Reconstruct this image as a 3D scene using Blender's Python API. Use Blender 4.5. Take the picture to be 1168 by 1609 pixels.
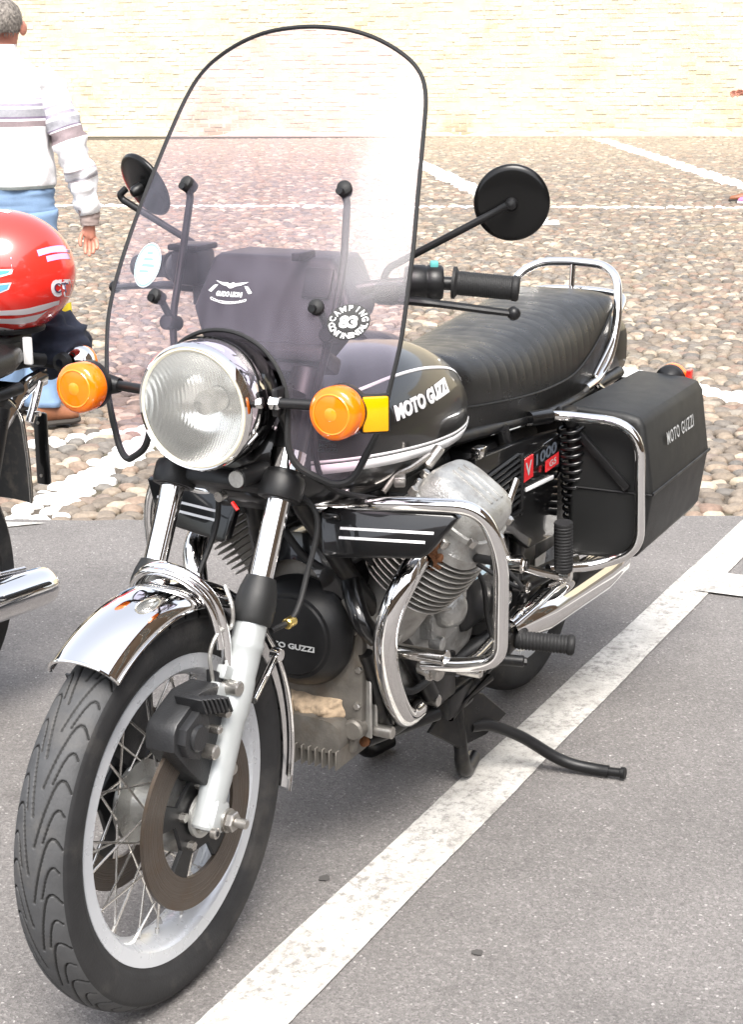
import bpy, bmesh, math, random
import numpy as np
from mathutils import Vector, Matrix, Quaternion
from mathutils.bvhtree import BVHTree
from mathutils.noise import noise as pnoise
random.seed(7); rng = np.random.default_rng(7)
for o in list(bpy.data.objects): bpy.data.objects.remove(o)
SC = bpy.context.scene; COL = SC.collection
PI = math.pi; R = math.radians

# ------------------------------------------------------------------ camera, sky, sun, exposure
cam_d = bpy.data.cameras.new('camera'); cam = bpy.data.objects.new('camera', cam_d); COL.objects.link(cam)
SC.camera = cam
CAM_LOC = Vector((3.4355, 1.39, 1.453)); yaw, pitch, roll = R(207.3095), R(-15.545), R(-0.5363)
fw = Vector((math.cos(yaw)*math.cos(pitch), math.sin(yaw)*math.cos(pitch), math.sin(pitch)))
rt = Vector((math.sin(yaw), -math.cos(yaw), 0)); up = rt.cross(fw)
r2 = math.cos(roll)*rt + math.sin(roll)*up; u2 = -math.sin(roll)*rt + math.cos(roll)*up
cam.matrix_world = Matrix(((r2.x, u2.x, -fw.x, CAM_LOC.x), (r2.y, u2.y, -fw.y, CAM_LOC.y), (r2.z, u2.z, -fw.z, CAM_LOC.z), (0, 0, 0, 1)))
cam_d.sensor_fit = 'HORIZONTAL'; cam_d.sensor_width = 36; cam_d.lens = 2600.16/1168*36
cam_d.clip_start = 0.05; cam_d.clip_end = 500

SUN_EL, SUN_AZ = R(56), R(31)       # azimuth measured from +X towards +Y
world = bpy.data.worlds.new('World'); SC.world = world; world.use_nodes = True
wn = world.node_tree.nodes; wl = world.node_tree.links
bg = wn['Background']
sky = wn.new('ShaderNodeTexSky'); sky.sky_type = 'NISHITA'; sky.sun_disc = False
sky.sun_elevation = SUN_EL; sky.sun_rotation = PI/2 - SUN_AZ
sky.air_density = 1.0; sky.dust_density = 3.0; sky.ozone_density = 1.0
hsv = wn.new('ShaderNodeHueSaturation'); hsv.inputs['Saturation'].default_value = 0.35   # thin bright cloud
wl.new(sky.outputs[0], hsv.inputs['Color']); wl.new(hsv.outputs[0], bg.inputs['Color'])
bg.inputs['Strength'].default_value = 0.13
sun_d = bpy.data.lights.new('sun', 'SUN'); sun = bpy.data.objects.new('sun', sun_d); COL.objects.link(sun)
sun_d.energy = 1.5; sun_d.angle = R(30); sun_d.color = (1.0, 0.95, 0.88)
sdir = Vector((math.cos(SUN_EL)*math.cos(SUN_AZ), math.cos(SUN_EL)*math.sin(SUN_AZ), math.sin(SUN_EL)))
sun.rotation_euler = sdir.to_track_quat('Z', 'Y').to_euler()
SC.view_settings.view_transform = 'Standard'; SC.view_settings.look = 'None'
SC.view_settings.exposure = 1.90; SC.view_settings.gamma = 1; SC.view_settings.use_curve_mapping = False

# ------------------------------------------------------------------ materials
MATS = {}
def newmat(name):
    m = bpy.data.materials.new(name); m.use_nodes = True; MATS[name] = m
    nt = m.node_tree; return m, nt, nt.nodes['Principled BSDF']
def mat(name, col, rough=.5, metal=0., coat=0., var=.0, vscale=40., bump=0., bscale=300., spec=.5, rvar=0., dirt=None, dscale=12., damt=.5, trans=0., coatr=.05):
    m, nt, p = newmat(name); N = nt.nodes; L = nt.links
    col = tuple(col)+(1,)
    p.inputs['Base Color'].default_value = col; p.inputs['Roughness'].default_value = rough
    p.inputs['Metallic'].default_value = metal; p.inputs['Coat Weight'].default_value = coat; p.inputs['Coat Roughness'].default_value = coatr
    p.inputs['Specular IOR Level'].default_value = spec; p.inputs['Transmission Weight'].default_value = trans
    tc = N.new('ShaderNodeTexCoord')
    src = None
    if var:
        nz = N.new('ShaderNodeTexNoise'); nz.inputs['Scale'].default_value = vscale; nz.inputs['Detail'].default_value = 6; L.new(tc.outputs['Object'], nz.inputs['Vector'])
        mr = N.new('ShaderNodeMapRange'); mr.inputs['From Min'].default_value = .25; mr.inputs['From Max'].default_value = .75
        mr.inputs['To Min'].default_value = 1-var; mr.inputs['To Max'].default_value = 1+var; L.new(nz.outputs['Fac'], mr.inputs['Value'])
        mx = N.new('ShaderNodeMix'); mx.data_type = 'RGBA'; mx.blend_type = 'MULTIPLY'; mx.inputs['Factor'].default_value = 1
        mx.inputs['A'].default_value = col; L.new(mr.outputs[0], mx.inputs['B']); src = mx.outputs['Result']
    if dirt:
        nz = N.new('ShaderNodeTexNoise'); nz.inputs['Scale'].default_value = dscale; nz.inputs['Detail'].default_value = 8; nz.inputs['Roughness'].default_value = .65; L.new(tc.outputs['Object'], nz.inputs['Vector'])
        mr = N.new('ShaderNodeMapRange'); mr.inputs['From Min'].default_value = .5; mr.inputs['From Max'].default_value = .7; mr.inputs['To Max'].default_value = damt; L.new(nz.outputs['Fac'], mr.inputs['Value'])
        mx = N.new('ShaderNodeMix'); mx.data_type = 'RGBA'; mx.inputs['A'].default_value = col; mx.inputs['B'].default_value = tuple(dirt)+(1,)
        if src: L.new(src, mx.inputs['A'])
        L.new(mr.outputs[0], mx.inputs['Factor']); src = mx.outputs['Result']
    if src: L.new(src, p.inputs['Base Color'])
    if rvar:
        nz = N.new('ShaderNodeTexNoise'); nz.inputs['Scale'].default_value = 25; nz.inputs['Detail'].default_value = 7; L.new(tc.outputs['Object'], nz.inputs['Vector'])
        mr = N.new('ShaderNodeMapRange'); mr.inputs['From Min'].default_value = .3; mr.inputs['From Max'].default_value = .7
        mr.inputs['To Min'].default_value = max(0, rough-rvar); mr.inputs['To Max'].default_value = rough+rvar; L.new(nz.outputs['Fac'], mr.inputs['Value']); L.new(mr.outputs[0], p.inputs['Roughness'])
    if bump:
        nz = N.new('ShaderNodeTexNoise'); nz.inputs['Scale'].default_value = bscale; nz.inputs['Detail'].default_value = 4; L.new(tc.outputs['Object'], nz.inputs['Vector'])
        b = N.new('ShaderNodeBump'); b.inputs['Strength'].default_value = bump; b.inputs['Distance'].default_value = .002; L.new(nz.outputs['Fac'], b.inputs['Height']); L.new(b.outputs[0], p.inputs['Normal'])
    return m
CHROME = mat('chrome', (.82, .81, .80), .05, 1., rvar=.03)
CHROME_W = mat('chrome_worn', (.62, .60, .57), .16, 1., var=.2, vscale=60, rvar=.08)
BLACK = mat('black_paint', (.003, .003, .0034), .3, 0, coat=.75, coatr=.03, spec=.25)
SATIN = mat('satin_black', (.007, .007, .0075), .42, 0, rvar=.1, bump=.1, bscale=500, spec=.35)
FRAMEB = mat('frame_black', (.007, .007, .0075), .36, 0, rvar=.1, spec=.35, dirt=(.07, .06, .045), dscale=25, damt=.35)
PLASTIC = mat('grained_black_plastic', (.0085, .0088, .0088), .5, 0, spec=.4, bump=.22, bscale=900, var=.1, vscale=9, rvar=.03)
RUBBER = mat('rubber', (.013, .013, .0135), .6, 0, spec=.35, bump=.2, bscale=500, var=.15)
LEATHER = mat('leatherette', (.008, .008, .008), .33, 0, spec=.45, bump=.35, bscale=420, rvar=.08)
PANEL = mat('moulded_dark_grey', (.012, .0125, .014), .5, spec=.4)
SPOKE = mat('bright_spoke_steel', (.62, .60, .57), .25, .9)
TYRE = mat('tyre_rubber', (.017, .017, .018), .65, 0, spec=.35, bump=.25, bscale=260, var=.2, vscale=30, dirt=(.085, .078, .07), dscale=9, damt=.5)
ALLOY = mat('cast_alloy', (.42, .42, .405), .40, .75, var=.22, vscale=25, bump=.6, bscale=260, rvar=.12, dirt=(.11, .085, .06), dscale=18, damt=.6)
FINM = mat('fin_alloy', (.37, .36, .34), .5, .6, var=.25, vscale=30, bump=.4, bscale=300, dirt=(.12, .095, .07), dscale=10, damt=.4)
SILVER = mat('silver_paint', (.40, .42, .42), .36, .35, var=.06, vscale=30, rvar=.06, bump=.06, bscale=400)
RIMM = mat('polished_alloy_rim', (.54, .56, .59), .3, .35, var=.03, vscale=25, rvar=.08)
STEEL = mat('zinc_steel', (.45, .43, .40), .3, .9, var=.2, rvar=.1)
MIRB = mat('mirror_shell_black', (.005, .005, .005), .22, 0, spec=.3)
GROOVE = mat('unworn_tread_rubber', (.010, .010, .010), .7)
TREAD = mat('worn_tread_rubber', (.045, .046, .048), .68, 0, bump=.3, bscale=220, var=.2, vscale=30, dirt=(.10, .092, .082), dscale=9, damt=.5)
CALM = mat('caliper_black', (.016, .0165, .018), .42, 0, bump=.3, bscale=300, rvar=.1)
DISC = mat('brake_disc_iron', (.10, .082, .068), .45, .7, var=.15, vscale=18, dirt=(.10, .058, .03), dscale=14, damt=.5)
SUMPM = mat('oily_alloy', (.15, .14, .125), .55, .5, var=.3, vscale=30, bump=.4, bscale=200, dirt=(.10, .075, .05), dscale=14, damt=.6)
RUST = mat('rusty_iron', (.16, .065, .025), .8, .2, var=.45, vscale=60, bump=.8, bscale=120)
MUD = mat('caked_mud', (.33, .25, .17), .95, 0, var=.35, vscale=90, bump=1., bscale=110)
WHITE = mat('white_paint_line', (.80, .80, .80), .4)
WHITEP = mat('white_print', (.78, .78, .78), .5)
SILVERP = mat('silver_print', (.40, .41, .41), .45)
REDP = mat('red_badge', (.62, .025, .03), .3, coat=.4)
GREYP = mat('grey_badge', (.045, .05, .06), .3, coat=.4)
GREYT = mat('slate_print', (.09, .105, .13), .4)
BRASS = mat('brass', (.75, .55, .18), .3, 1.)
ORANGE = mat('orange_lens', (1., .235, .004), .12, 0, coat=1.)
ORANGE_IN = mat('orange_lens_core', (1., .34, .02), .2, 0, coat=1.)
YELLOW = mat('amber_reflector', (1., .48, .0), .2, 0, coat=.8)
REDL = mat('red_lens', (.75, .015, .01), .15, 0, coat=1.)
TEAL = mat('teal_button', (.10, .38, .37), .4)
PALEBLUE = mat('pale_blue_plate', (.42, .56, .64), .4)
REFL = mat('lamp_reflector', (.88, .88, .86), .20, 1.)
BEIGE = mat('glass_seal', (.62, .58, .46), .45)
for mm in (ORANGE, ORANGE_IN, YELLOW):
    N = mm.node_tree.nodes; L = mm.node_tree.links; p = N['Principled BSDF']
    tr = N.new('ShaderNodeBsdfTranslucent'); tr.inputs['Color'].default_value = (1., .28, .0, 1)
    mx = N.new('ShaderNodeMixShader'); mx.inputs[0].default_value = .3
    L.new(p.outputs[0], mx.inputs[1]); L.new(tr.outputs[0], mx.inputs[2]); L.new(mx.outputs[0], N['Material Output'].inputs[0])

def glassmat(name, tint, f0=.06, scr=False):
    m, nt, p = newmat(name); N = nt.nodes; L = nt.links; N.remove(p)
    t = N.new('ShaderNodeBsdfTransparent'); t.inputs[0].default_value = tuple(tint)+(1,)
    g = N.new('ShaderNodeBsdfGlossy'); g.inputs['Roughness'].default_value = .20 if scr else .03
    lw = N.new('ShaderNodeFresnel'); lw.inputs['IOR'].default_value = 1.33 if scr else 1.5
    mx = N.new('ShaderNodeMixShader'); L.new(lw.outputs[0], mx.inputs[0]); L.new(t.outputs[0], mx.inputs[1]); L.new(g.outputs[0], mx.inputs[2])
    last = mx
    if name == 'headlamp_glass':   # white mixed into the glass stands in for the bright sky it reflects
        d = N.new('ShaderNodeBsdfDiffuse'); d.inputs[0].default_value = (.80, .80, .76, 1); m2 = N.new('ShaderNodeMixShader'); m2.inputs[0].default_value = .17; L.new(mx.outputs[0], m2.inputs[1]); L.new(d.outputs[0], m2.inputs[2]); last = m2
    if scr:   # fine dust and wipe marks, coloured lilac as a painted veil of reflected sky
        d = N.new('ShaderNodeBsdfDiffuse'); d.inputs[0].default_value = (.76, .72, .88, 1)
        tc = N.new('ShaderNodeTexCoord'); mp = N.new('ShaderNodeMapping'); mp.inputs['Scale'].default_value = (30, 30, 3); L.new(tc.outputs['Object'], mp.inputs[0])
        nz = N.new('ShaderNodeTexNoise'); nz.inputs['Scale'].default_value = 1.; nz.inputs['Detail'].default_value = 1.5; L.new(mp.outputs[0], nz.inputs['Vector'])
        mr = N.new('ShaderNodeMapRange'); mr.inputs['From Min'].default_value = .3; mr.inputs['From Max'].default_value = .75; mr.inputs['To Min'].default_value = .030; mr.inputs['To Max'].default_value = .062
        L.new(nz.outputs['Fac'], mr.inputs['Value'])
        m2 = N.new('ShaderNodeMixShader'); L.new(mr.outputs[0], m2.inputs[0]); L.new(mx.outputs[0], m2.inputs[1]); L.new(d.outputs[0], m2.inputs[2]); last = m2
    L.new(last.outputs[0], N['Material Output'].inputs[0]); return m
SCREEN = glassmat('tinted_acrylic', (.945, .825, .90), scr=True)
LENS = glassmat('headlamp_glass', (.97, .97, .95))
N = LENS.node_tree.nodes; L = LENS.node_tree.links
tc = N.new('ShaderNodeTexCoord'); wv = N.new('ShaderNodeTexWave'); wv.bands_direction = 'Y'; wv.inputs['Scale'].default_value = 45; wv.inputs['Distortion'].default_value = 0
L.new(tc.outputs['Object'], wv.inputs[0]); bp = N.new('ShaderNodeBump'); bp.inputs['Strength'].default_value = .3; bp.inputs['Distance'].default_value = .002; L.new(wv.outputs['Fac'], bp.inputs['Height'])
for n in N:
    if n.type == 'BSDF_GLOSSY': L.new(bp.outputs[0], n.inputs['Normal'])

N = REFL.node_tree.nodes; L = REFL.node_tree.links
tc = N.new('ShaderNodeTexCoord'); wv = N.new('ShaderNodeTexWave'); wv.bands_direction = 'Y'; wv.inputs['Scale'].default_value = 62; wv.inputs['Distortion'].default_value = .1
L.new(tc.outputs['Object'], wv.inputs[0]); bp = N.new('ShaderNodeBump'); bp.inputs['Strength'].default_value = .16; bp.inputs['Distance'].default_value = .0015; L.new(wv.outputs['Fac'], bp.inputs['Height']); L.new(bp.outputs[0], N['Principled BSDF'].inputs['Normal'])
N = TREAD.node_tree.nodes; L = TREAD.node_tree.links; p = N['Principled BSDF']     # uncut worn blocks against the clean black of the grooves
at = N.new('ShaderNodeAttribute'); at.attribute_name = 'groove'; mr = N.new('ShaderNodeMapRange'); mr.interpolation_type = 'SMOOTHSTEP'; mr.inputs['From Min'].default_value = .15; mr.inputs['From Max'].default_value = .6; L.new(at.outputs['Fac'], mr.inputs['Value'])
mx = N.new('ShaderNodeMix'); mx.data_type = 'RGBA'; mx.inputs['B'].default_value = (.010, .010, .010, 1); src_ = p.inputs['Base Color'].links[0].from_socket
L.new(src_, mx.inputs['A']); L.new(mr.outputs[0], mx.inputs['Factor']); L.new(mx.outputs['Result'], p.inputs['Base Color'])
N = DISC.node_tree.nodes; L = DISC.node_tree.links; p = N['Principled BSDF']; tc = N.new('ShaderNodeTexCoord')     # fine rings scored by the pads
mp = N.new('ShaderNodeMapping'); mp.inputs['Location'].default_value = (-1.477, 0, -.319); L.new(tc.outputs['Object'], mp.inputs[0]); ln = N.new('ShaderNodeVectorMath'); ln.operation = 'MULTIPLY'; ln.inputs[1].default_value = (1, 0, 1); L.new(mp.outputs[0], ln.inputs[0])
l2 = N.new('ShaderNodeVectorMath'); l2.operation = 'LENGTH'; L.new(ln.outputs[0], l2.inputs[0]); nz = N.new('ShaderNodeTexNoise'); nz.noise_dimensions = '1D'; nz.inputs['Scale'].default_value = 420; nz.inputs['Detail'].default_value = 3; L.new(l2.outputs['Value'], nz.inputs['W'])
bp = N.new('ShaderNodeBump'); bp.inputs['Strength'].default_value = .5; bp.inputs['Distance'].default_value = .0015; L.new(nz.outputs['Fac'], bp.inputs['Height']); L.new(bp.outputs[0], p.inputs['Normal'])
mr = N.new('ShaderNodeMapRange'); mr.inputs['From Min'].default_value = .3; mr.inputs['From Max'].default_value = .7; mr.inputs['To Min'].default_value = .26; mr.inputs['To Max'].default_value = .6; L.new(nz.outputs['Fac'], mr.inputs['Value']); L.new(mr.outputs[0], p.inputs['Roughness'])
# ------------------------------------------------------------------ mesh builder
def V(*a): return Vector(a)
def frame_from(axis, hint=None):
    w = Vector(axis).normalized(); h = Vector(hint) if hint else (Vector((0, 0, 1)) if abs(w.z) < .9 else Vector((1, 0, 0)))
    u = h.cross(w)
    if u.length < 1e-6: u = Vector((0, 1, 0)).cross(w)
    u.normalize(); v = w.cross(u); return u, v, w
class M:
    def __init__(s): s.v = []; s.f = []; s.mi = []; s.m = 0
    def face(s, *idx): s.f.append(tuple(idx)); s.mi.append(s.m)
    def add(s, verts, faces):
        b = len(s.v); s.v += [tuple(x) for x in verts]
        for f in faces: s.f.append(tuple(b+i for i in f)); s.mi.append(s.m)
        return s
    def rings(s, rings, closed_u=True, closed_v=False, cap0=False, cap1=False):
        b = len(s.v); n = len(rings[0]); k = len(rings)
        for r in rings: s.v += [tuple(p) for p in r]
        for i in range(k if closed_v else k-1):
            a = b+i*n; c = b+((i+1) % k)*n
            for j in range(n if closed_u else n-1):
                j2 = (j+1) % n; s.face(a+j, a+j2, c+j2, c+j)
        if cap0: s.face(*[b+j for j in range(n)][::-1])
        if cap1: s.face(*[b+(k-1)*n+j for j in range(n)])
        return s
    def lathe(s, prof, org, axis, seg=32, hint=None, a0=0, a1=2*PI):
        u, v, w = frame_from(axis, hint); o = Vector(org); full = abs(a1-a0-2*PI) < 1e-6
        n = seg if full else seg+1
        rr = []
        for (r, h) in prof:
            r = max(r, 1e-5); rr.append([o+w*h+(u*math.cos(a0+(a1-a0)*j/seg)+v*math.sin(a0+(a1-a0)*j/seg))*r for j in range(n)])
        return s.rings(rr, closed_u=full)
    def cyl(s, p0, p1, r0, r1=None, seg=16, bev=0.0):
        p0 = Vector(p0); p1 = Vector(p1); r1 = r0 if r1 is None else r1; l = (p1-p0).length
        pr = [(0, 0), (r0-bev, 0), (r0, bev), (r1, l-bev), (r1-bev, l), (0, l)] if bev else [(0, 0), (r0, 0), (r1, l), (0, l)]
        return s.lathe(pr, p0, p1-p0, seg)
    def tube(s, pts, r, seg=12, closed=False, cap=True, ell=None):
        pts = [Vector(p) for p in pts]; n = len(pts)
        tang = []
        for i in range(n):
            if closed: t = pts[(i+1) % n]-pts[i-1]
            else: t = pts[min(i+1, n-1)]-pts[max(i-1, 0)]
            tang.append(t.normalized())
        u, v, w = frame_from(tang[0]); rr = []
        for i in range(n):
            w2 = tang[i]; q = w.rotation_difference(w2); u = q @ u; u = (u-w2*u.dot(w2)).normalized(); v = w2.cross(u); w = w2
            ri = r[i] if isinstance(r, (list, tuple)) else r
            e = ell or 1
            rr.append([pts[i]+u*math.cos(2*PI*j/seg)*ri+v*math.sin(2*PI*j/seg)*ri*e for j in range(seg)])
        return s.rings(rr, True, closed, cap and not closed, cap and not closed)
    def box(s, c, size, rot=None, bev=0.004, seg=2):
        bm = bmesh.new(); bmesh.ops.create_cube(bm, size=1); bmesh.ops.scale(bm, vec=size, verts=bm.verts)
        if bev: bmesh.ops.bevel(bm, geom=bm.edges[:], offset=bev, segments=seg, affect='EDGES', profile=.5)
        mt = Matrix.Translation(Vector(c)) @ (rot.to_4x4() if rot else Matrix.Identity(4)); bmesh.ops.transform(bm, matrix=mt, verts=bm.verts)
        return s.frombm(bm)
    def frombm(s, bm):
        bm.verts.ensure_lookup_table(); bm.verts.index_update(); b = len(s.v)
        s.v += [tuple(v.co) for v in bm.verts]
        for f in bm.faces: s.f.append(tuple(b+v.index for v in f.verts)); s.mi.append(s.m)
        bm.free(); return s
    def prism(s, poly, to3d, d0, d1, bev=0.003, seg=2):
        """poly: 2D points; to3d(a,b,d) -> point. Extruded from depth d0 to d1 with bevelled rims."""
        bm = bmesh.new(); lo = [bm.verts.new(to3d(a, b, d0)) for a, b in poly]; hi = [bm.verts.new(to3d(a, b, d1)) for a, b in poly]; n = len(poly)
        bm.faces.new(lo[::-1]); bm.faces.new(hi)
        for i in range(n): bm.faces.new((lo[i], lo[(i+1) % n], hi[(i+1) % n], hi[i]))
        bmesh.ops.recalc_face_normals(bm, faces=bm.faces)
        if bev:
            es = [e for e in bm.edges if (e.verts[0] in lo) == (e.verts[1] in lo)]
            bmesh.ops.bevel(bm, geom=es, offset=bev, segments=seg, affect='EDGES', profile=.5)
        return s.frombm(bm)
    def build(s, name, mats, parent=None, ang=38, flip=False):
        me = bpy.data.meshes.new(name); me.from_pydata(s.v, [], s.f)
        for m in (mats if isinstance(mats, (list, tuple)) else [mats]): me.materials.append(m)
        me.polygons.foreach_set('material_index', s.mi)
        bm = bmesh.new(); bm.from_mesh(me); bmesh.ops.remove_doubles(bm, verts=bm.verts, dist=1e-5); bmesh.ops.recalc_face_normals(bm, faces=bm.faces); bm.to_mesh(me); bm.free()
        me.shade_smooth()
        if ang < 180: me.set_sharp_from_angle(angle=R(ang))
        o = bpy.data.objects.new(name, me); COL.objects.link(o)
        if parent: o.parent = parent
        return o
def empty(name, loc=(0, 0, 0)):
    o = bpy.data.objects.new(name, None); COL.objects.link(o); o.location = loc; o.empty_display_size = .1; return o
def tag(o, label=None, cat=None, group=None, kind=None):
    if label: o['label'] = label
    if cat: o['category'] = cat
    if group: o['group'] = group
    if kind: o['kind'] = kind
    return o
def place(mesh_obj, name, mtx, parent):
    o = bpy.data.objects.new(name, mesh_obj.data); COL.objects.link(o); o.parent = parent; o.matrix_local = mtx; return o
def spline(pts, n=8, closed=False):
    P = [Vector(p) for p in pts]; k = len(P); out = []
    for i in range(k if closed else k-1):
        p1, p2 = P[i], P[(i+1) % k]
        p0 = P[i-1] if (closed or i > 0) else p1*2-p2
        p3 = P[(i+2) % k] if (closed or i+2 < k) else p2*2-p1
        for j in range(n):
            t = j/n; out.append(.5*((2*p1)+(p2-p0)*t+(2*p0-5*p1+4*p2-p3)*t*t+(3*p1-p0-3*p2+p3)*t**3))
    if not closed: out.append(P[-1])
    return out
def bend(pts, rad, n=6, closed=False):
    """polyline with its corners rounded"""
    P = [Vector(p) for p in pts]; out = []; k = len(P)
    for i in range(k):
        if not closed and i in (0, k-1): out.append(P[i]); continue
        a, b, c = P[i-1], P[i], P[(i+1) % k]; r = rad[i] if isinstance(rad, (list, tuple)) else rad
        d1 = (a-b); d2 = (c-b); l = min(r, d1.length*.48, d2.length*.48)
        s1 = b+d1.normalized()*l; s2 = b+d2.normalized()*l
        for j in range(n+1):
            t = j/n; out.append(s1*(1-t)**2+b*2*t*(1-t)+s2*t*t)
    return out
def interp(x, xs, ys): return float(np.interp(x, xs, ys))
def smooth_interp(xs, ys):
    P = spline([(x, y, 0) for x, y in zip(xs, ys)], 12); X = np.array([p.x for p in P]); Y = np.array([p.y for p in P])
    if X[0] > X[-1]: X = X[::-1]; Y = Y[::-1]
    return lambda x: float(np.interp(x, X, Y))
_txt = {}
def text2d(body, size=1., bold=.0, space=1., resolution=3):
    """text as a flat 2D mesh: verts (x, y), faces; origin centre; unit cap height"""
    key = (body, bold, space)
    if key not in _txt:
        cu = bpy.data.curves.new('lettering', 'FONT'); cu.body = body; cu.align_x = 'CENTER'; cu.align_y = 'CENTER'; cu.resolution_u = resolution; cu.offset = bold; cu.space_character = space; cu.fill_mode = 'FRONT'
        ob = bpy.data.objects.new('lettering', cu); COL.objects.link(ob); dg = bpy.context.evaluated_depsgraph_get(); dg.update()
        me = bpy.data.meshes.new_from_object(ob.evaluated_get(dg)); bpy.data.objects.remove(ob)
        vs = np.array([v.co[:2] for v in me.vertices]); fs = [tuple(p.vertices) for p in me.polygons]; bpy.data.meshes.remove(me)
        vs -= (vs.max(0)+vs.min(0))/2; h = np.ptp(vs[:, 1]); vs = vs/h
        _txt[key] = (vs, fs)
    vs, fs = _txt[key]; return vs*size, fs
def put_text(mb, body, to3d, height, width=None, bold=.02, space=1., shear=0.):
    vs, fs = text2d(body, 1., bold, space); sx = height if width is None else width/np.ptp(vs[:, 0])
    mb.add([to3d(x*sx+shear*y*height, y*height) for x, y in vs], fs); return mb
def thick(mb_flat, dirv, d):
    """give a flat print body: extrude open flat faces along dirv by d"""
    bm = bmesh.new(); vs = [bm.verts.new(v) for v in mb_flat.v]
    for f in mb_flat.f:
        try: bm.faces.new([vs[i] for i in f])
        except ValueError: pass
    r = bmesh.ops.extrude_face_region(bm, geom=bm.faces[:]); mv = [e for e in r['geom'] if isinstance(e, bmesh.types.BMVert)]
    bmesh.ops.translate(bm, vec=Vector(dirv)*d, verts=mv); out = M(); out.frombm(bm); return out
def bvh_of(o):
    me = o.data; return BVHTree.FromPolygons([tuple(v.co) for v in me.vertices], [tuple(p.vertices) for p in me.polygons])
def on_surf(bvh, p, d, off=.0012):
    h = bvh.ray_cast(Vector(p), Vector(d).normalized())
    if h[0] is None:
        h = bvh.find_nearest(Vector(p)); nrm = h[1] if h[1].dot(Vector(d)) < 0 else -h[1]; return h[0]+nrm*off
    nrm = h[1] if h[1].dot(Vector(d)) < 0 else -h[1]; return h[0]+nrm*off
def ribbon(mb, pts, nrmf, w, h=.0009):
    """flat strip of width w along pts lying on a surface; nrmf(i)-> normal"""
    P = [Vector(p) for p in pts]; rr = []
    for i, p in enumerate(P):
        t = (P[min(i+1, len(P)-1)]-P[max(i-1, 0)]).normalized(); n = Vector(nrmf(i)).normalized(); b = n.cross(t).normalized()
        wi = w[i] if isinstance(w, (list, tuple)) else w
        rr.append([p+b*wi/2, p+b*wi/2+n*h, p-b*wi/2+n*h, p-b*wi/2])
    return mb.rings(rr, True, False, True, True)
# ------------------------------------------------------------------ ground
E0 = np.array([-.753, -1.758]); ES = np.array([-.454, .891]); ED = np.array([-.891, -.454])   # along the asphalt edge / away from the camera
def sd(s, d, z=0.): q = E0+ES*s+ED*d; return (float(q[0]), float(q[1]), z)
def noise_node(N, L, vec, scale, detail=6, rough=.6):
    n = N.new('ShaderNodeTexNoise'); n.inputs['Scale'].default_value = scale; n.inputs['Detail'].default_value = detail; n.inputs['Roughness'].default_value = rough; L.new(vec, n.inputs['Vector']); return n.outputs['Fac']
def ramp(N, L, fac, stops, const=False):
    r = N.new('ShaderNodeValToRGB'); r.color_ramp.interpolation = 'CONSTANT' if const else 'LINEAR'
    while len(r.color_ramp.elements) < len(stops): r.color_ramp.elements.new(.5)
    for e, (p, c) in zip(r.color_ramp.elements, stops): e.position = p; e.color = tuple(c)+(1,) if len(c) == 3 else c
    if fac is not None: L.new(fac, r.inputs[0])
    return r.outputs[0]
def mixc(N, L, a, b, fac, mode='MIX'):
    m = N.new('ShaderNodeMix'); m.data_type = 'RGBA'; m.blend_type = mode
    for s, k in ((a, 'A'), (b, 'B')):
        if isinstance(s, tuple): m.inputs[k].default_value = s+(1,)
        else: L.new(s, m.inputs[k])
    if isinstance(fac, (int, float)): m.inputs['Factor'].default_value = fac
    else: L.new(fac, m.inputs['Factor'])
    return m.outputs['Result']
def mapr(N, L, v, a, b, c=0., d=1.):
    m = N.new('ShaderNodeMapRange'); m.inputs['From Min'].default_value = a; m.inputs['From Max'].default_value = b; m.inputs['To Min'].default_value = c; m.inputs['To Max'].default_value = d; L.new(v, m.inputs['Value']); return m.outputs[0]
def bumpn(N, L, p, h, strength, dist):
    b = N.new('ShaderNodeBump'); b.inputs['Strength'].default_value = strength; b.inputs['Distance'].default_value = dist; L.new(h, b.inputs['Height']); L.new(b.outputs[0], p.inputs['Normal'])
# asphalt
ASPH, nt, p = newmat('asphalt'); N = nt.nodes; L = nt.links; tc = N.new('ShaderNodeTexCoord').outputs['Object']
vo = N.new('ShaderNodeTexVoronoi'); vo.inputs['Scale'].default_value = 235; L.new(tc, vo.inputs['Vector'])
agg = ramp(N, L, vo.outputs['Color'], [(0, (.100, .093, .090)), (.45, (.145, .136, .131)), (.75, (.172, .161, .155)), (.90, (.225, .212, .204)), (.97, (.36, .345, .33)), (1, (.48, .46, .44))])
fine = mapr(N, L, noise_node(N, L, tc, 420, 3), .3, .7, .7, 1.25)
c = mixc(N, L, agg, fine, 1., 'MULTIPLY')
big = mapr(N, L, noise_node(N, L, tc, 2.2, 6), .3, .7, .84, 1.14); c = mixc(N, L, c, big, 1., 'MULTIPLY')
st = mapr(N, L, noise_node(N, L, tc, 5.5, 8, .72), .585, .74, 0, .6); c = mixc(N, L, c, (.055, .05, .046), st)
L.new(c, p.inputs['Base Color']); p.inputs['Roughness'].default_value = .85
h1 = N.new('ShaderNodeMath'); h1.operation = 'ADD'; L.new(vo.outputs['Distance'], h1.inputs[0]); L.new(noise_node(N, L, tc, 500, 3), h1.inputs[1]); bumpn(N, L, p, h1.outputs[0], .55, .003)
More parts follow.
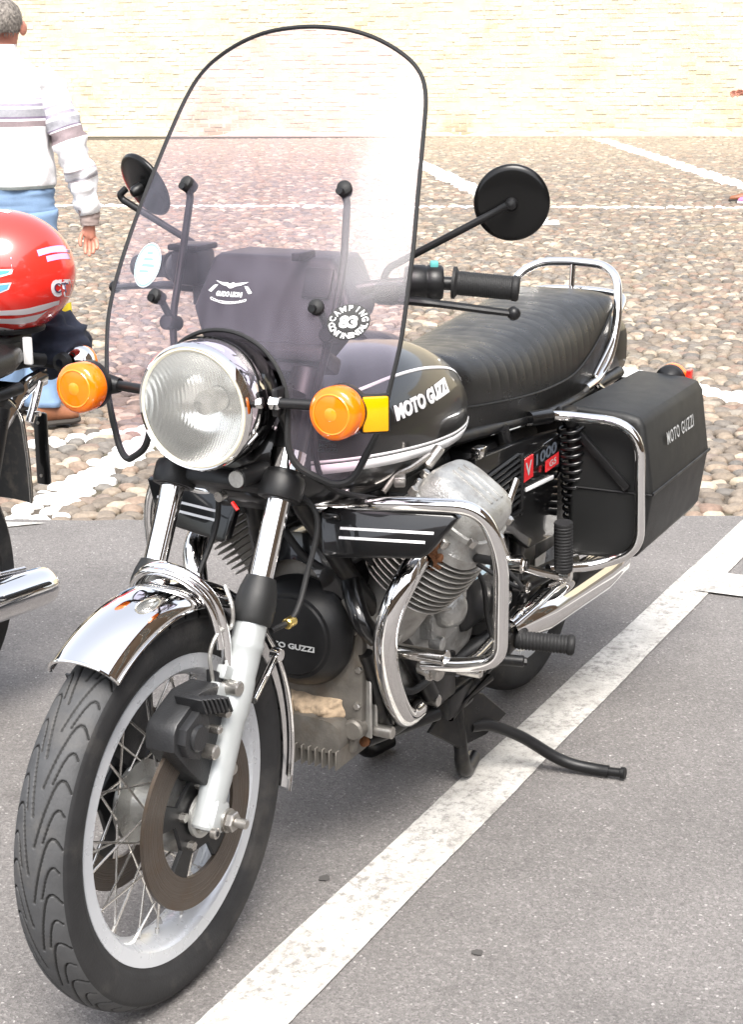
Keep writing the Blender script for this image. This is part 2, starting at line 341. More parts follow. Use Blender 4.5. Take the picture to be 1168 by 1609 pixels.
# road paint, worn through to the asphalt
PAINT, nt, p = newmat('worn_road_paint'); N = nt.nodes; L = nt.links; tc = N.new('ShaderNodeTexCoord').outputs['Object']
w1 = noise_node(N, L, tc, 55, 10, .75); w2 = noise_node(N, L, tc, 5, 4)
ad = N.new('ShaderNodeMath'); ad.operation = 'MULTIPLY_ADD'; ad.inputs[1].default_value = .45; L.new(w2, ad.inputs[0]); L.new(w1, ad.inputs[2])
wear = mapr(N, L, ad.outputs[0], .715, .87, 0, .85)
vo = N.new('ShaderNodeTexVoronoi'); vo.inputs['Scale'].default_value = 190; L.new(tc, vo.inputs['Vector'])
pits = mapr(N, L, vo.outputs['Distance'], .5, .85, 0, .35)
wc = ramp(N, L, noise_node(N, L, tc, 12, 6), [(.3, (.36, .345, .32)), (.7, (.57, .555, .525))])
wc = mixc(N, L, wc, (.25, .24, .22), pits)
c = mixc(N, L, wc, (.17, .16, .15), wear); L.new(c, p.inputs['Base Color']); p.inputs['Roughness'].default_value = .7
bumpn(N, L, p, vo.outputs['Distance'], .4, .0025)
# cobbles : a hue per stone
COBBLE, nt, p = newmat('cobble_stone'); N = nt.nodes; L = nt.links; tc = N.new('ShaderNodeTexCoord').outputs['Object']
oi = N.new('ShaderNodeObjectInfo'); ge = N.new('ShaderNodeNewGeometry')
a = N.new('ShaderNodeMath'); a.operation = 'ADD'; L.new(oi.outputs['Random'], a.inputs[0]); L.new(ge.outputs['Random Per Island'], a.inputs[1])
fr = N.new('ShaderNodeMath'); fr.operation = 'FRACT'; L.new(a.outputs[0], fr.inputs[0])
c = ramp(N, L, fr.outputs[0], [(0, (.090, .076, .063)), (.16, (.18, .142, .106)), (.32, (.105, .097, .088)), (.48, (.245, .192, .140)), (.60, (.185, .125, .093)), (.74, (.14, .128, .113)), (.86, (.38, .32, .245)), (.94, (.215, .172, .13)), (1, (.11, .097, .081))])
c = mixc(N, L, c, mapr(N, L, noise_node(N, L, ge.outputs['Position'], 70, 6), .25, .75, .7, 1.3), 1., 'MULTIPLY')
dt = N.new('ShaderNodeVectorMath'); dt.operation = 'DOT_PRODUCT'; dt.inputs[1].default_value = (-.891, -.454, 0); L.new(ge.outputs['Position'], dt.inputs[0])
dd_ = N.new('ShaderNodeMath'); dd_.operation = 'MULTIPLY_ADD'; dd_.inputs[1].default_value = 9.; L.new(noise_node(N, L, ge.outputs['Position'], .45, 6), dd_.inputs[0]); L.new(dt.outputs['Value'], dd_.inputs[2])
c = mixc(N, L, c, (.36, .30, .22), mapr(N, L, dd_.outputs[0], 19, 33, 0, .5))      # sand blown against the foot of the wall
lich = mapr(N, L, noise_node(N, L, ge.outputs['Position'], 1.1, 6), .55, .75, 0, .4); c = mixc(N, L, c, (.20, .17, .10), lich)
L.new(c, p.inputs['Base Color']); p.inputs['Roughness'].default_value = .62; bumpn(N, L, p, noise_node(N, L, ge.outputs['Position'], 220, 4), .5, .003)
COBBLEW, nt, p = newmat('painted_cobble'); N = nt.nodes; L = nt.links; ge = N.new('ShaderNodeNewGeometry')
wear = mapr(N, L, noise_node(N, L, ge.outputs['Position'], 45, 8, .7), .52, .66, 0, .8)
c = mixc(N, L, (.76, .75, .72), (.24, .20, .165), wear); L.new(c, p.inputs['Base Color']); p.inputs['Roughness'].default_value = .6
BED, nt, p = newmat('cobble_joint_soil'); N = nt.nodes; L = nt.links; tc = N.new('ShaderNodeTexCoord').outputs['Object']
c = ramp(N, L, noise_node(N, L, tc, 40, 8), [(.3, (.040, .032, .024)), (.7, (.11, .088, .066))]); gr = mapr(N, L, noise_node(N, L, tc, .7, 5), .5, .7, 0, .7)
c = mixc(N, L, c, (.11, .115, .05), gr); L.new(c, p.inputs['Base Color']); p.inputs['Roughness'].default_value = .95; bumpn(N, L, p, noise_node(N, L, tc, 90, 5), .7, .01)

def sheet(name, pts, m, label=None):
    b = M(); b.add(pts, [tuple(range(len(pts)))]); o = b.build(name, m); o['kind'] = 'structure'
    if label: o['label'] = label
    return o
sheet('ground', [(-160, -160, -.09), (160, -160, -.09), (160, 160, -.09), (-160, 160, -.09)], ASPH, 'wide town square ground under the paving')
road = M()
# asphalt lot, its far edge slightly ragged where it meets the cobbles
edge = [sd(s, -.012*math.sin(s*7.3)+.012*math.sin(s*17)-.01) for s in np.arange(-40, 40.01, .12)]
far = [sd(40, -60), sd(-40, -60)]
road.add(edge+far, [tuple(range(len(edge)+2))]); rd = road.build('road', ASPH); rd['kind'] = 'structure'; rd['label'] = 'grey asphalt parking lot with worn white bay lines'
b = M(); b.add([sd(-40, -.03, -.022), sd(40, -.03, -.022), sd(40, 40, -.022), sd(-40, 40, -.022)], [(0, 1, 2, 3)])
pave = b.build('cobbled_pavement', BED); tag(pave, 'brown cobbled square between the asphalt and the brick wall', kind='structure')
# painted bay lines on the asphalt
def strip(name, pts_l, pts_r, label):
    b = M(); n = len(pts_l); vs = [(x, y, .004) for x, y in pts_l]+[(x, y, .004) for x, y in pts_r]; b.add(vs, [(i, i+1, n+i+1, n+i) for i in range(n-1)])
    o = b.build(name, PAINT); o['kind'] = 'structure'; o['label'] = label; return o
xs = np.arange(-1.62, 6.0, .02)
def wob(x, ph): return .0012*math.sin(x*9+ph)+.0016*pnoise(Vector((x*55, ph, 0)))
strip('bay_line', [(x, .102+.012*(1.5-x)/3+wob(x, 0)) for x in xs], [(x, .232-.012*(1.5-x)/3+wob(x, 2)) for x in xs], 'long worn white line running beside the black motorcycle')
ys = np.arange(.185, 3.0, .02)
strip('bay_line', [(-.85-.02*(y-.2)+wob(y, 1), y) for y in ys], [(-1.04-.02*(y-.2)+wob(y, 4), y) for y in ys], 'short white cross line at the right edge of the asphalt').location.z = .003
b2 = [sd(s, d) for s, d in ((-2.6, -.30), (-1.2, -.30), (-.55, -.19), (-.17, -.05))]; b3 = [sd(s, d) for s, d in ((-2.6, -.14), (-1.2, -.14), (-.6, -.04), (-.3, -.035))]
strip('bay_line', [p[:2] for p in b2], [p[:2] for p in b3], 'white line fragment behind the neighbouring motorcycle at left')

# ------------------------------------------------------------------ cobbles
LINES = [((-10.109, -9.048), (-12.309, -2.853), .085, 30), ((-20.255, -6.346), (-14.979, -3.477), .13, 4), ((-16.467, -8.036), (-13.524, -6.099), .13, 4),
         ((-1.50, -2.74), (-1.936, -2.432), .05, .25), ((-.90, -2.06), (-1.77, -2.301), .085, .5), ((-3.70, -.66), (-3.40, -.16), .09, 1.2)]
def painted(x, y):
    for (a, bb, w, ext) in LINES:
        ax, ay = a; dx, dy = bb[0]-ax, bb[1]-ay; l = math.hypot(dx, dy); ux, uy = dx/l, dy/l; t = (x-ax)*ux+(y-ay)*uy
        if -ext < t < l+ext and abs(-(x-ax)*uy+(y-ay)*ux) < w: return True
    return False
def dome(nu, levels, jag, r):
    """a rounded stone, unit radius, sunk into the bed"""
    rr = []; ph = r.uniform(0, 6.28, 4); am = r.uniform(-jag, jag, 4)
    for (rad, z) in levels:
        rr.append([((rad*(1+sum(am[k]*math.cos((k+2)*t+ph[k]) for k in range(4))))*math.cos(t), (rad*(1+sum(am[k]*math.cos((k+2)*t+ph[k]) for k in range(4))))*math.sin(t), z*(1+.12*am[0]*math.cos(t))) for t in [2*PI*j/nu for j in range(nu)]])
    verts = [v for q in rr for v in q]; faces = []
    for i in range(len(rr)-1):
        for j in range(nu): faces.append((i*nu+j, i*nu+(j+1) % nu, (i+1)*nu+(j+1) % nu, (i+1)*nu+j))
    top = len(verts); verts.append((0, 0, levels[-1][1]+.04)); k = (len(rr)-1)*nu
    for j in range(nu): faces.append((k+j, k+(j+1) % nu, top))
    return np.array(verts), faces
LV_N = [(.96, -.25), (1., .15), (.90, .55), (.66, .85), (.34, .98)]; LV_F = [(1., -.1), (.9, .55), (.5, .93)]
near_shapes = [dome(14, LV_N, .15, rng) for _ in range(14)]; far_shapes = [dome(7, LV_F, .14, rng) for _ in range(10)]
stones = []
d = .035; row = 0
while d < 24.6:
    grow = 1.0 if d < 9 else 1.25
    rd_ = .062*grow; rs = .074*grow
    half = .232*(5.16+d)+.9; s = .9-half+(row % 2)*rs/2
    while s < .9+half:
        ss = s+rng.uniform(-.016, .016); dd = d+rng.uniform(-.014, .014); k = rng.uniform(.82, 1.16)*grow
        stones.append((ss, dd, k*rng.uniform(.034, .046), k*rng.uniform(.026, .037), rng.uniform(-.6, .6), rng.uniform(.014, .026)))
        s += rs*rng.uniform(.92, 1.08)
    d += rd_; row += 1
# the wall stands a little askew to the asphalt edge
def wall_d(s): return 24.85-.18*(s-.8)
stones = [q for q in stones if q[1] < wall_d(q[0])-.05]
def in_view(s, d, m=0): return abs(s-.90) < .224*(5.16+d)+m
order = sorted(range(len(stones)), key=lambda i: (stones[i][1]+abs(stones[i][0]-.9)*.15) if in_view(stones[i][0], stones[i][1]) else 99)
near = set(order[:298])
cob_mesh = []
for i, (vs, fs) in enumerate(near_shapes):
    for wht in (0, 1):
        me = bpy.data.meshes.new('cobble'); me.from_pydata([tuple(v) for v in vs], [], fs); me.materials.append(COBBLEW if wht else COBBLE); me.shade_smooth(); cob_mesh.append(me)
for i in near:
    s, d, a, bq, th, h = stones[i]; x, y, _ = sd(s, d); wht = painted(x, y)
    o = bpy.data.objects.new('cobble', cob_mesh[rng.integers(0, 14)*2+(1 if wht else 0)]); COL.objects.link(o); o.parent = pave
    ang = math.atan2(ES[1], ES[0])+th
    o.matrix_local = Matrix.Translation((x, y, -.021+.004*rng.uniform(-1, 1))) @ Matrix.Rotation(ang, 4, 'Z') @ Matrix.Rotation(rng.uniform(-.1, .1), 4, 'X') @ Matrix.Diagonal((a, bq, h, 1))
VV = [[], []]; FF = [[], []]; cnt = [0, 0]
for i, (s, d, a, bq, th, h) in enumerate(stones):
    if i in near: continue
    x, y, _ = sd(s, d); w = 1 if painted(x, y) else 0
    vs, fs = near_shapes[i % 14] if d < 2.2 else far_shapes[i % 10]
    ang = math.atan2(ES[1], ES[0])+th; c_, s_ = math.cos(ang), math.sin(ang)
    X = vs[:, 0]*a; Y = vs[:, 1]*bq; q = np.stack([x+X*c_-Y*s_, y+X*s_+Y*c_, -.021+vs[:, 2]*h], 1)
    VV[w].append(q); FF[w].append([tuple(k+cnt[w] for k in f) for f in fs]); cnt[w] += len(vs)
for w, m_, nm in ((0, COBBLE, 'cobble_field'), (1, COBBLEW, 'painted_cobble_field')):
    me = bpy.data.meshes.new(nm); me.from_pydata(np.concatenate(VV[w]).tolist(), [], [f for l in FF[w] for f in l]); me.materials.append(m_); me.shade_smooth()
    o = bpy.data.objects.new(nm, me); COL.objects.link(o); o.parent = pave; o['kind'] = 'stuff'

# ------------------------------------------------------------------ brick wall
BRICK, nt, p = newmat('pale_brick'); N = nt.nodes; L = nt.links
oi = N.new('ShaderNodeObjectInfo'); ge = N.new('ShaderNodeNewGeometry')
a = N.new('ShaderNodeMath'); a.operation = 'ADD'; L.new(oi.outputs['Random'], a.inputs[0]); L.new(ge.outputs['Random Per Island'], a.inputs[1])
fr = N.new('ShaderNodeMath'); fr.operation = 'FRACT'; L.new(a.outputs[0], fr.inputs[0])
c = ramp(N, L, fr.outputs[0], [(0, (.50, .425, .285)), (.3, (.525, .455, .315)), (.6, (.535, .47, .34)), (.85, (.51, .425, .28)), (.96, (.45, .355, .225)), (1, (.50, .425, .285))])
lime = mapr(N, L, noise_node(N, L, ge.outputs['Position'], 1.3, 7), .38, .55, 0, .9); c = mixc(N, L, c, (.55, .505, .40), lime)
c = mixc(N, L, c, mapr(N, L, noise_node(N, L, ge.outputs['Position'], 30, 6), .25, .75, .86, 1.12), 1., 'MULTIPLY')
sx = N.new('ShaderNodeSeparateXYZ'); L.new(ge.outputs['Position'], sx.inputs[0]); low = mapr(N, L, sx.outputs['Z'], .05, .55, 1, 0); nb2 = mapr(N, L, noise_node(N, L, ge.outputs['Position'], .9, 7), .52, .62, 0, .8)
sm_ = N.new('ShaderNodeMath'); sm_.operation = 'MULTIPLY'; L.new(low, sm_.inputs[0]); L.new(nb2, sm_.inputs[1]); c = mixc(N, L, c, (.33, .24, .15), sm_.outputs[0])
L.new(c, p.inputs['Base Color']); p.inputs['Roughness'].default_value = .9; bumpn(N, L, p, noise_node(N, L, ge.outputs['Position'], 60, 5), .6, .01)
MORTAR, nt, p = newmat('lime_mortar'); N = nt.nodes; L = nt.links; ge = N.new('ShaderNodeNewGeometry')
c = ramp(N, L, noise_node(N, L, ge.outputs['Position'], 3, 7), [(.3, (.49, .425, .30)), (.7, (.545, .49, .37))]); L.new(c, p.inputs['Base Color']); p.inputs['Roughness'].default_value = .95
wd = Vector((-.286, .958, 0)).normalized(); wnrm = Vector((wd.y, -wd.x, 0))   # faces the camera side
W0 = Vector((-23.263, -12.326, 0)); WM = Matrix(((wd.x, wnrm.x, 0, W0.x), (wd.y, wnrm.y, 0, W0.y), (0, 0, 1, 0), (0, 0, 0, 1)))
b = M(); b.box((0, -.25, 4.2), (64, .5, 8.6), bev=0); wall = b.build('brick_wall', MORTAR); wall.matrix_world = WM
tag(wall, 'long pale sunlit brick wall at the far side of the cobbled square', 'wall')
wall_bricks = []
rowh = .072; z = .02; r_ = 0
while z < 2.75:
    x = -8.2+(r_ % 2)*.14
    while x < 8.2:
        if rng.random() > .012: wall_bricks.append((x+rng.uniform(-.012, .012), z+rng.uniform(-.004, .004), .255+rng.uniform(-.05, .010), .066+rng.uniform(-.008, .004), rng.uniform(-.010, .004)-(.02 if rng.random() < .03 else 0)))
        x += .268
    z += rowh; r_ += 1
bb = M(); bb.box((0, 0, 0), (1, 1, 1), bev=.03, seg=1); bo = bb.build('brick', BRICK); bme = bo.data; bpy.data.objects.remove(bo)
ob = sorted(range(len(wall_bricks)), key=lambda i: abs(wall_bricks[i][0]-3)*.35+abs(wall_bricks[i][1]-.9)); nb = set(ob[:296])
bv = np.array([v.co[:] for v in bme.vertices]); bf = [tuple(p.vertices) for p in bme.polygons]; VQ = []; FQ = []; k = 0
for i, (x, z, w, h, pr) in enumerate(wall_bricks):
    if i in nb:
        o = bpy.data.objects.new('brick', bme); COL.objects.link(o); o.parent = wall; o.matrix_local = Matrix.Translation((x, .001+pr, z+.03)) @ Matrix.Rotation(rng.uniform(-.01, .01), 4, 'Y') @ Matrix.Diagonal((w, .014, h, 1))
    else:
        VQ.append(bv*np.array([w, .014, h])+np.array([x, .001+pr, z+.03])); FQ += [tuple(q+k for q in f) for f in bf]; k += len(bv)
me = bpy.data.meshes.new('brickwork'); me.from_pydata(np.concatenate(VQ).tolist(), [], FQ); me.materials.append(BRICK); o = bpy.data.objects.new('brickwork', me); COL.objects.link(o); o.parent = wall; o['kind'] = 'stuff'
# lime plaster remains and a stone footing at the base of the wall
PLAST = mat('lime_plaster', (.50, .445, .35), .95, var=.12, vscale=3, bump=.6, bscale=20)
b = M(); b.m = 0; pts = [(x, .07+.16*pnoise(Vector((x*.8, 3, 0)))+.08*pnoise(Vector((x*2.9, 9, 0)))+.04*pnoise(Vector((x*9, 1, 0)))) for x in np.arange(-9, 9.01, .15)]
b.rings([[(x, .03, 0), (x, .028, max(.004, h)), (x, 0, max(.008, h+.012))] for x, h in pts], closed_u=False); o = b.build('plaster_skirting', PLAST, wall)
# ------------------------------------------------------------------ the motorcycle  (X forward, Y its left, Z up)
moto = empty('motorcycle', (0, 0, 0))
tag(moto, 'black touring motorcycle with tall tinted windscreen, chrome crash bars and hard panniers', 'motorcycle')
AX, AZ, TR = 1.477, .319, .319        # front axle, tyre radius
FT = Vector((1.494, 0, .325)); FU = Vector((-.4695, 0, .8829))   # fork line
def fork(t, y): p = FT+FU*t; return Vector((p.x, y, p.z))

# ---- wheels
HALF = .062      # metres from the tread centre to the shoulder
def groove_grid(nu, vs):
    """groove mask on a grid round the tread: long slanted cuts that hook over towards each shoulder"""
    P = .084; U = (np.arange(nu)/nu*24*P)[:, None]; X = np.array(vs)[None, :]*HALF; G = np.zeros((nu, len(vs)))
    big = [(.004, -.098), (.013, -.050), (.0205, -.016), (.0245, -.004), (.0295, .0015), (.036, .0008), (.043, -.0055), (.050, -.0135)]
    small = [(.017, -.048), (.0235, -.018), (.028, -.005), (.0330, .0010), (.039, .0002), (.046, -.0070)]
    for side, ph in ((1, 0.), (-1, P*.5)):
        for poly, off, hw in ((big, 0., .0019), (small, P*.5, .0017)):
            for (x0_, u0_), (x1_, u1_) in zip(poly[:-1], poly[1:]):
                dx, du = x1_-x0_, u1_-u0_; l2 = dx*dx+du*du
                for k in (-1, 0, 1, 2):
                    um = ((U+ph+off) % P)-k*P+0.; px_ = X*side-x0_; pu_ = um-u0_
                    t = np.clip((px_*dx+pu_*du)/l2, 0, 1); dd = np.sqrt((px_-t*dx)**2+(pu_-t*du)**2)
                    G = np.maximum(G, np.clip(1.35-(dd/hw)**2, 0, 1)*(X*side > 0))
    return G
def tyre_mesh(ax, az, treaded, hw=.050, R0=TR, rb=.243):
    b = M(); h = R0-rb
    nv = 140 if treaded else 26; nu = 1512 if treaded else 96
    prof = []
    for j in range(nv+1):
        v = -1+2*j/nv; th = v*R(158)/1.0
        # rounded tread into bulged sidewalls into the bead
        if abs(v) <= .62:
            q = v/.62; y = hw*.93*math.sin(q*R(74))/math.sin(R(74)); r = R0-(1-math.cos(q*R(74)))*hw*.62; tv = q
        else:
            t = (abs(v)-.62)/.38; r0 = R0-(1-math.cos(R(74)))*hw*.62; r = r0+(rb-r0)*t; y = math.copysign(hw*(.93+.10*math.sin(t*PI*.8)-.33*t*t), v); tv = math.copysign(1+t, v)
        prof.append((r, y, tv))
    rr = []
    GG = groove_grid(nu, [q[2] for q in prof]) if treaded else None
    for i in range(nu):
        a = 2*PI*i/nu; ring = []
        for jj, (r, y, tv) in enumerate(prof):
            g = GG[i, jj] if (treaded and abs(tv) < .86) else 0
            q = r-.0036*g
            if abs(abs(tv)-1.72) < .06: q += .0; y = y*1.012
            ring.append((ax+q*math.cos(a), y, az+q*math.sin(a)))
        rr.append(ring)
    b.rings(rr, closed_u=False, closed_v=True)
    if treaded:
        for k in range(len(b.f)):
            i, j = divmod(k, nv); tv = (prof[j][2]+prof[j+1][2])/2
            if abs(tv) < .86: b.mi[k] = 1
        b.groove = (GG*(np.abs(np.array([q[2] for q in prof])) < .86)[None, :]).ravel()
    return b
def rim_mesh(ax, az, w=.033, ro=.2445):
    pr = [(ro-.016, -w+.002), (ro, -w), (ro+.001, -w+.004), (ro-.004, -w+.0075), (ro-.004, -w+.010), (.222, -w+.014), (.214, -.008), (.214, .008), (.222, w-.014), (ro-.004, w-.010), (ro-.004, w-.0075), (ro+.001, w-.004), (ro, w), (ro-.016, w-.002)]
    # outer visible flank: wide flat shoulder turned towards the hub
    w = .036; ro = .2455; pr = [(.2080, 0), (.2085, -.012), (.213, -.022), (.219, -w+.003), (.223, -w), (ro, -w-.0005), (ro+.001, -w+.003), (ro-.004, -w+.010), (.226, -.012), (.226, .012), (ro-.004, w-.010), (ro+.001, w-.003), (ro, w+.0005), (.223, w), (.219, w-.003), (.213, .022), (.2085, .012), (.2080, 0)]
    return M().lathe(pr, (ax, 0, az), (0, 1, 0), 96)
def wheel(ax, az, treaded):
    w = rim_mesh(ax, az).build('wheel', RIMM, moto, 30)
    tb_ = tyre_mesh(ax, az, treaded); ty = tb_.build('tyre', [TYRE, TREAD], w, 70)
    if treaded and len(ty.data.vertices) == len(tb_.groove): ty.data.attributes.new('groove', 'FLOAT', 'POINT').data.foreach_set('value', tb_.groove.astype(np.float32))
    hb = M().lathe([(.0, -.055), (.03, -.055), (.032, -.05), (.062, -.046), (.066, -.042), (.066, -.034), (.040, -.028), (.036, 0), (.040, .028), (.066, .034), (.066, .042), (.062, .046), (.032, .05), (.03, .055), (0, .055)], (ax, 0, az), (0, 1, 0), 48)
    hb.build('hub', ALLOY, w)
    sp = M().cyl((0, 0, 0), (0, 0, 1), .0020, seg=7); sp.m = 1; sp.cyl((0, 0, .90), (0, 0, 1), .0034, seg=6); so = sp.build('spoke', [SPOKE, SPOKE], None); sm = so.data; bpy.data.objects.remove(so)
    for k in range(40):
        side = 1 if k % 2 else -1; cross = 1 if (k//2) % 2 else -1; a = 2*PI*k/40; ah = a+cross*R(48)
        p0 = Vector((ax+.060*math.cos(ah), side*.038, az+.060*math.sin(ah))); p1 = Vector((ax+.216*math.cos(a), side*.006, az+.216*math.sin(a)))
        dv = p1-p0; q = dv.to_track_quat('Z', 'Y').to_matrix().to_4x4()
        o = bpy.data.objects.new('spoke', sm); COL.objects.link(o); o.parent = w; o.matrix_local = Matrix.Translation(p0) @ q @ Matrix.Diagonal((1, 1, dv.length, 1))
    return w
fwheel = wheel(AX, AZ, True); rwheel = wheel(.0, .322, False)
def brake_disc(ax, az, y, par):
    pr = [(.150, y-.003), (.150, y+.003), (.099, y+.003), (.099, y-.003), (.150, y-.003)]
    d = M().lathe(pr, (ax, 0, az), (0, 1, 0), 96).build('brake_disc', DISC, par, 30)
    b = M()
    # five-armed black carrier
    pts = []
    for k in range(5):
        a = 2*PI*k/5+.3
        for da, r in ((-.40, .060), (-.25, .064), (-.22, .102), (.22, .102), (.25, .064)): pts.append((r*math.cos(a+da), r*math.sin(a+da)))
    b.prism(pts, lambda u, v, d: (ax+u, d, az+v), y-.006, y+.002, .0012, 1)
    s = 1 if y > 0 else -1
    b.m = 1; b.lathe([(.030, y+s*.002), (.036, y+s*.006), (.036, y+s*.012), (.030, y+s*.014), (.024, y+s*.010), (.024, y+s*.002)], (ax, 0, az), (0, 1, 0), 32)
    b.m = 2
    for k in range(5):
        a = 2*PI*k/5+.3+R(36)*0; b.cyl((ax+.050*math.cos(a), y, az+.050*math.sin(a)), (ax+.050*math.cos(a), y+s*.012, az+.050*math.sin(a)), .0075, seg=6)
    b.build('disc_carrier', [SATIN, ALLOY, STEEL], par)
for yy in (.070, -.070): brake_disc(AX, AZ, yy, fwheel)
b = M(); b.cyl((AX, -.14, AZ), (AX, .125, AZ), .0095, seg=20); b.m = 1; b.cyl((AX, .128, AZ), (AX, .140, AZ), .0165, seg=6, bev=.002); b.cyl((AX, .118, AZ), (AX, .128, AZ), .019, seg=24); b.m = 0; b.cyl((AX, .140, AZ), (AX, .160, AZ), .008, seg=14, bev=.0015); b.build('axle', [STEEL, STEEL], fwheel)
M().cyl((AX, .06, AZ), (AX, .10, AZ), .014, seg=20).build('axle_spacer', RUST, fwheel)

# ---- fork
for s in (1, -1):
    y = .1*s
    t = M(); t.cyl(fork(.30, y), fork(.56, y), .0195, seg=28); ft = t.build('fork_tube', CHROME, moto)
    pr = [(0, -.018), (.020, -.018), (.0225, -.014), (.0225, .030), (.0240, .06), (.0245, .155), (.027, .165), (.027, .215), (.0255, .222), (.0262, .24), (.0262, .262), (.028, .266), (.028, .275), (.0262, .279), (.0262, .312), (.022, .315)]
    sl = M(); sl.lathe(pr, fork(0, y), FU, 32)
    sl.box(fork(.004, y)+Vector((-.004, s*.006, 0)), (.042, .036, .052), Quaternion((0, 1, 0), -R(28)).to_matrix(), bev=.010)   # axle clamp
    sl.box(fork(.205, y)+Vector((-.03, 0, 0)).lerp(Vector((.035, -s*.008, 0)), 1), (.05, .018, .03), Quaternion((0, 1, 0), -R(28)).to_matrix(), bev=.004)   # mudguard lug
    sl.box(fork(.235, y)+Vector((.030, -s*.006, 0)), (.045, .018, .022), Quaternion((0, 1, 0), -R(28)).to_matrix(), bev=.004)
    slo = sl.build('fork_slider', SILVER, moto, 30)
    c = M(); q = fork(-.002, y)+Vector((.022, s*.012, 0)); c.cyl(q+Vector((0, s*.010, -.008)), q+Vector((0, s*.020, -.008)), .0085, seg=20, bev=.001); c.m = 1; c.cyl(q+Vector((0, s*.0195, -.008)), q+Vector((0, s*.0206, -.008)), .0045, seg=6); c.build('pinch_bolt', [STEEL, BLACK], slo)
    d = M(); d.lathe([(.020, .380), (.024, .379), (.030, .360), (.0325, .345), (.0325, .312), (.030, .305), (.02, .303)], fork(0, y), FU, 32); d.build('dust_cover', PLASTIC, moto)
    u = M(); u.lathe([(.020, .505), (.0275, .505), (.030, .51), (.030, .53), (.0262, .535), (.0262, .72), (.02, .725)], fork(0, y), FU, 28); u.build('fork_shroud', SATIN, moto)
    u = M(); u.lathe([(.0262, .552), (.0285, .553), (.0285, .585), (.0262, .586)], fork(0, y), FU, 28); u.build('shroud_collar', CHROME, moto)
rotF = Quaternion((0, 1, 0), -R(28)).to_matrix()
b = M(); c0 = fork(.528, 0)+Vector((-.03, 0, -.014))
b.box(fork(.527, 0)+Vector((-.012, 0, -.004)), (.062, .190, .030), rotF, bev=.009)
for s in (1, -1): b.lathe([(.02, .505), (.034, .507), (.036, .515), (.036, .538), (.033, .545), (.02, .546)], fork(0, .1*s), FU, 28)
b.box(fork(.525, 0)+Vector((-.065, 0, -.03)), (.075, .075, .05), rotF, bev=.01); b.build('triple_clamp', SATIN, moto)
b = M(); b.box(fork(.735, 0)+Vector((-.02, 0, 0)), (.075, .26, .03), rotF, bev=.008); b.build('triple_clamp', SATIN, moto)
b = M(); q = fork(.54, 0)+Vector((.03, .050, .012))
b.cyl(q+Vector((-.03, .02, 0)), q+Vector((.025, .0, -.004)), .017, seg=20, bev=.002); b.m = 1; b.cyl(q+Vector((.025, .0, -.004)), q+Vector((.032, 0, -.0045)), .0135, seg=20); b.m = 2
b.cyl(q+Vector((-.002, -.045, -.042)), q+Vector((.012, -.047, -.043)), .0085, seg=14); b.m = 3; b.cyl(q+Vector((.016, -.018, -.047)), q+Vector((.018, -.007, -.058)), .0032, seg=8); b.build('steering_lock', [SATIN, ALLOY, STEEL, REDL], moto)
# steering head and frame
b = M(); HD = Vector((1.08, 0, 1.0)); HU = FU
b.cyl(Vector((1.215, 0, .775))-HU*.0-Vector((.06, 0, 0)), Vector((1.155, 0, .775))+HU*.22, .035, seg=24)
b.build('steering_head', FRAMEB, moto)
fr = M()
for s in (1, -1):
    dn = bend([(1.125, .035*s, .765), (.985, .092*s, .548), (.86, .145*s, .375), (.80, .150*s, .285)], .06, 6)
    fr.tube(dn, .0175, 14)
    fr.tube(bend([(1.0, .118*s, .43), (.965, .125*s, .34), (.95, .128*s, .258), (.40, .140*s, .235), (.20, .135*s, .34)], .05, 6), .0135, 14)
    fr.tube(bend([(1.12, .03*s, .86), (.70, .10*s, .74), (.12, .14*s, .70), (-.30, .13*s, .71)], .1, 6), .014, 12)
    fr.tube(bend([(.42, .13*s, .72), (.33, .135*s, .50), (.36, .135*s, .26)], .05, 6), .015, 12)
    fr.tube([(.02, .14*s, .33), (.36, .13*s, .36)], .021, 14)
    fr.tube([(-.13, .14*s, .70), (.33, .135*s, .46)], .011, 10)
fr.tube([(.93, -.128, .262), (.93, .128, .262)], .012, 12); fr.tube([(.42, -.13, .255), (.42, .13, .255)], .014, 12)
fr.build('frame', FRAMEB, moto)
# front cross brace bolts
for q in ((.972, .158, .275), (.79, .165, .272), (.56, .162, .258)): b = M(); b.cyl((q[0], .12, q[2]), q, .0115, seg=16, bev=.002); b.build('frame_bolt', STEEL, moto)
b = M(); b.cyl((.968, .10, .248), (.78, .155, .240), .0125, seg=14); b.m = 1; b.cyl((.975, .098, .249), (.968, .10, .248), .0105, seg=12); b.build('engine_stud', [SATIN, RUST], moto)

# ---- front mudguard
def mg_pt(a, q, r0=.353, hw=.059, off=0.):
    """a: angle round the axle, q: -1..1 across the section"""
    y = hw*math.sin(q*R(90)); drop = .036*(1-math.cos(q*R(90)))**1.05
    r = r0-drop+off; return Vector((AX+r*math.cos(a), y*(1+off*3), AZ+.006+r*math.sin(a)))
mg = M(); N1 = 60; rr = []
angs = [R(57.5)+(R(198)-R(57.5))*i/N1 for i in range(N1+1)]
for a in angs:
    ring = [mg_pt(a, q/12) for q in range(-12, 13)]
    inn = [mg_pt(a, q/12, off=-.0025) for q in range(12, -13, -1)]
    rr.append(ring+inn)
mg.rings(rr, True, False, True, True)
mgo = mg.build('front_mudguard', CHROME, moto, 50)
b = M()
for s in (1, -1): b.tube([mg_pt(a, 1.0*s)+Vector((0, .001*s, 0)) for a in angs], .0020, 8)
b.tube([mg_pt(angs[0], q/12)+Vector((.001, 0, -.001)) for q in range(-12, 13)], .003, 8); b.build('rolled_edge', CHROME, mgo)
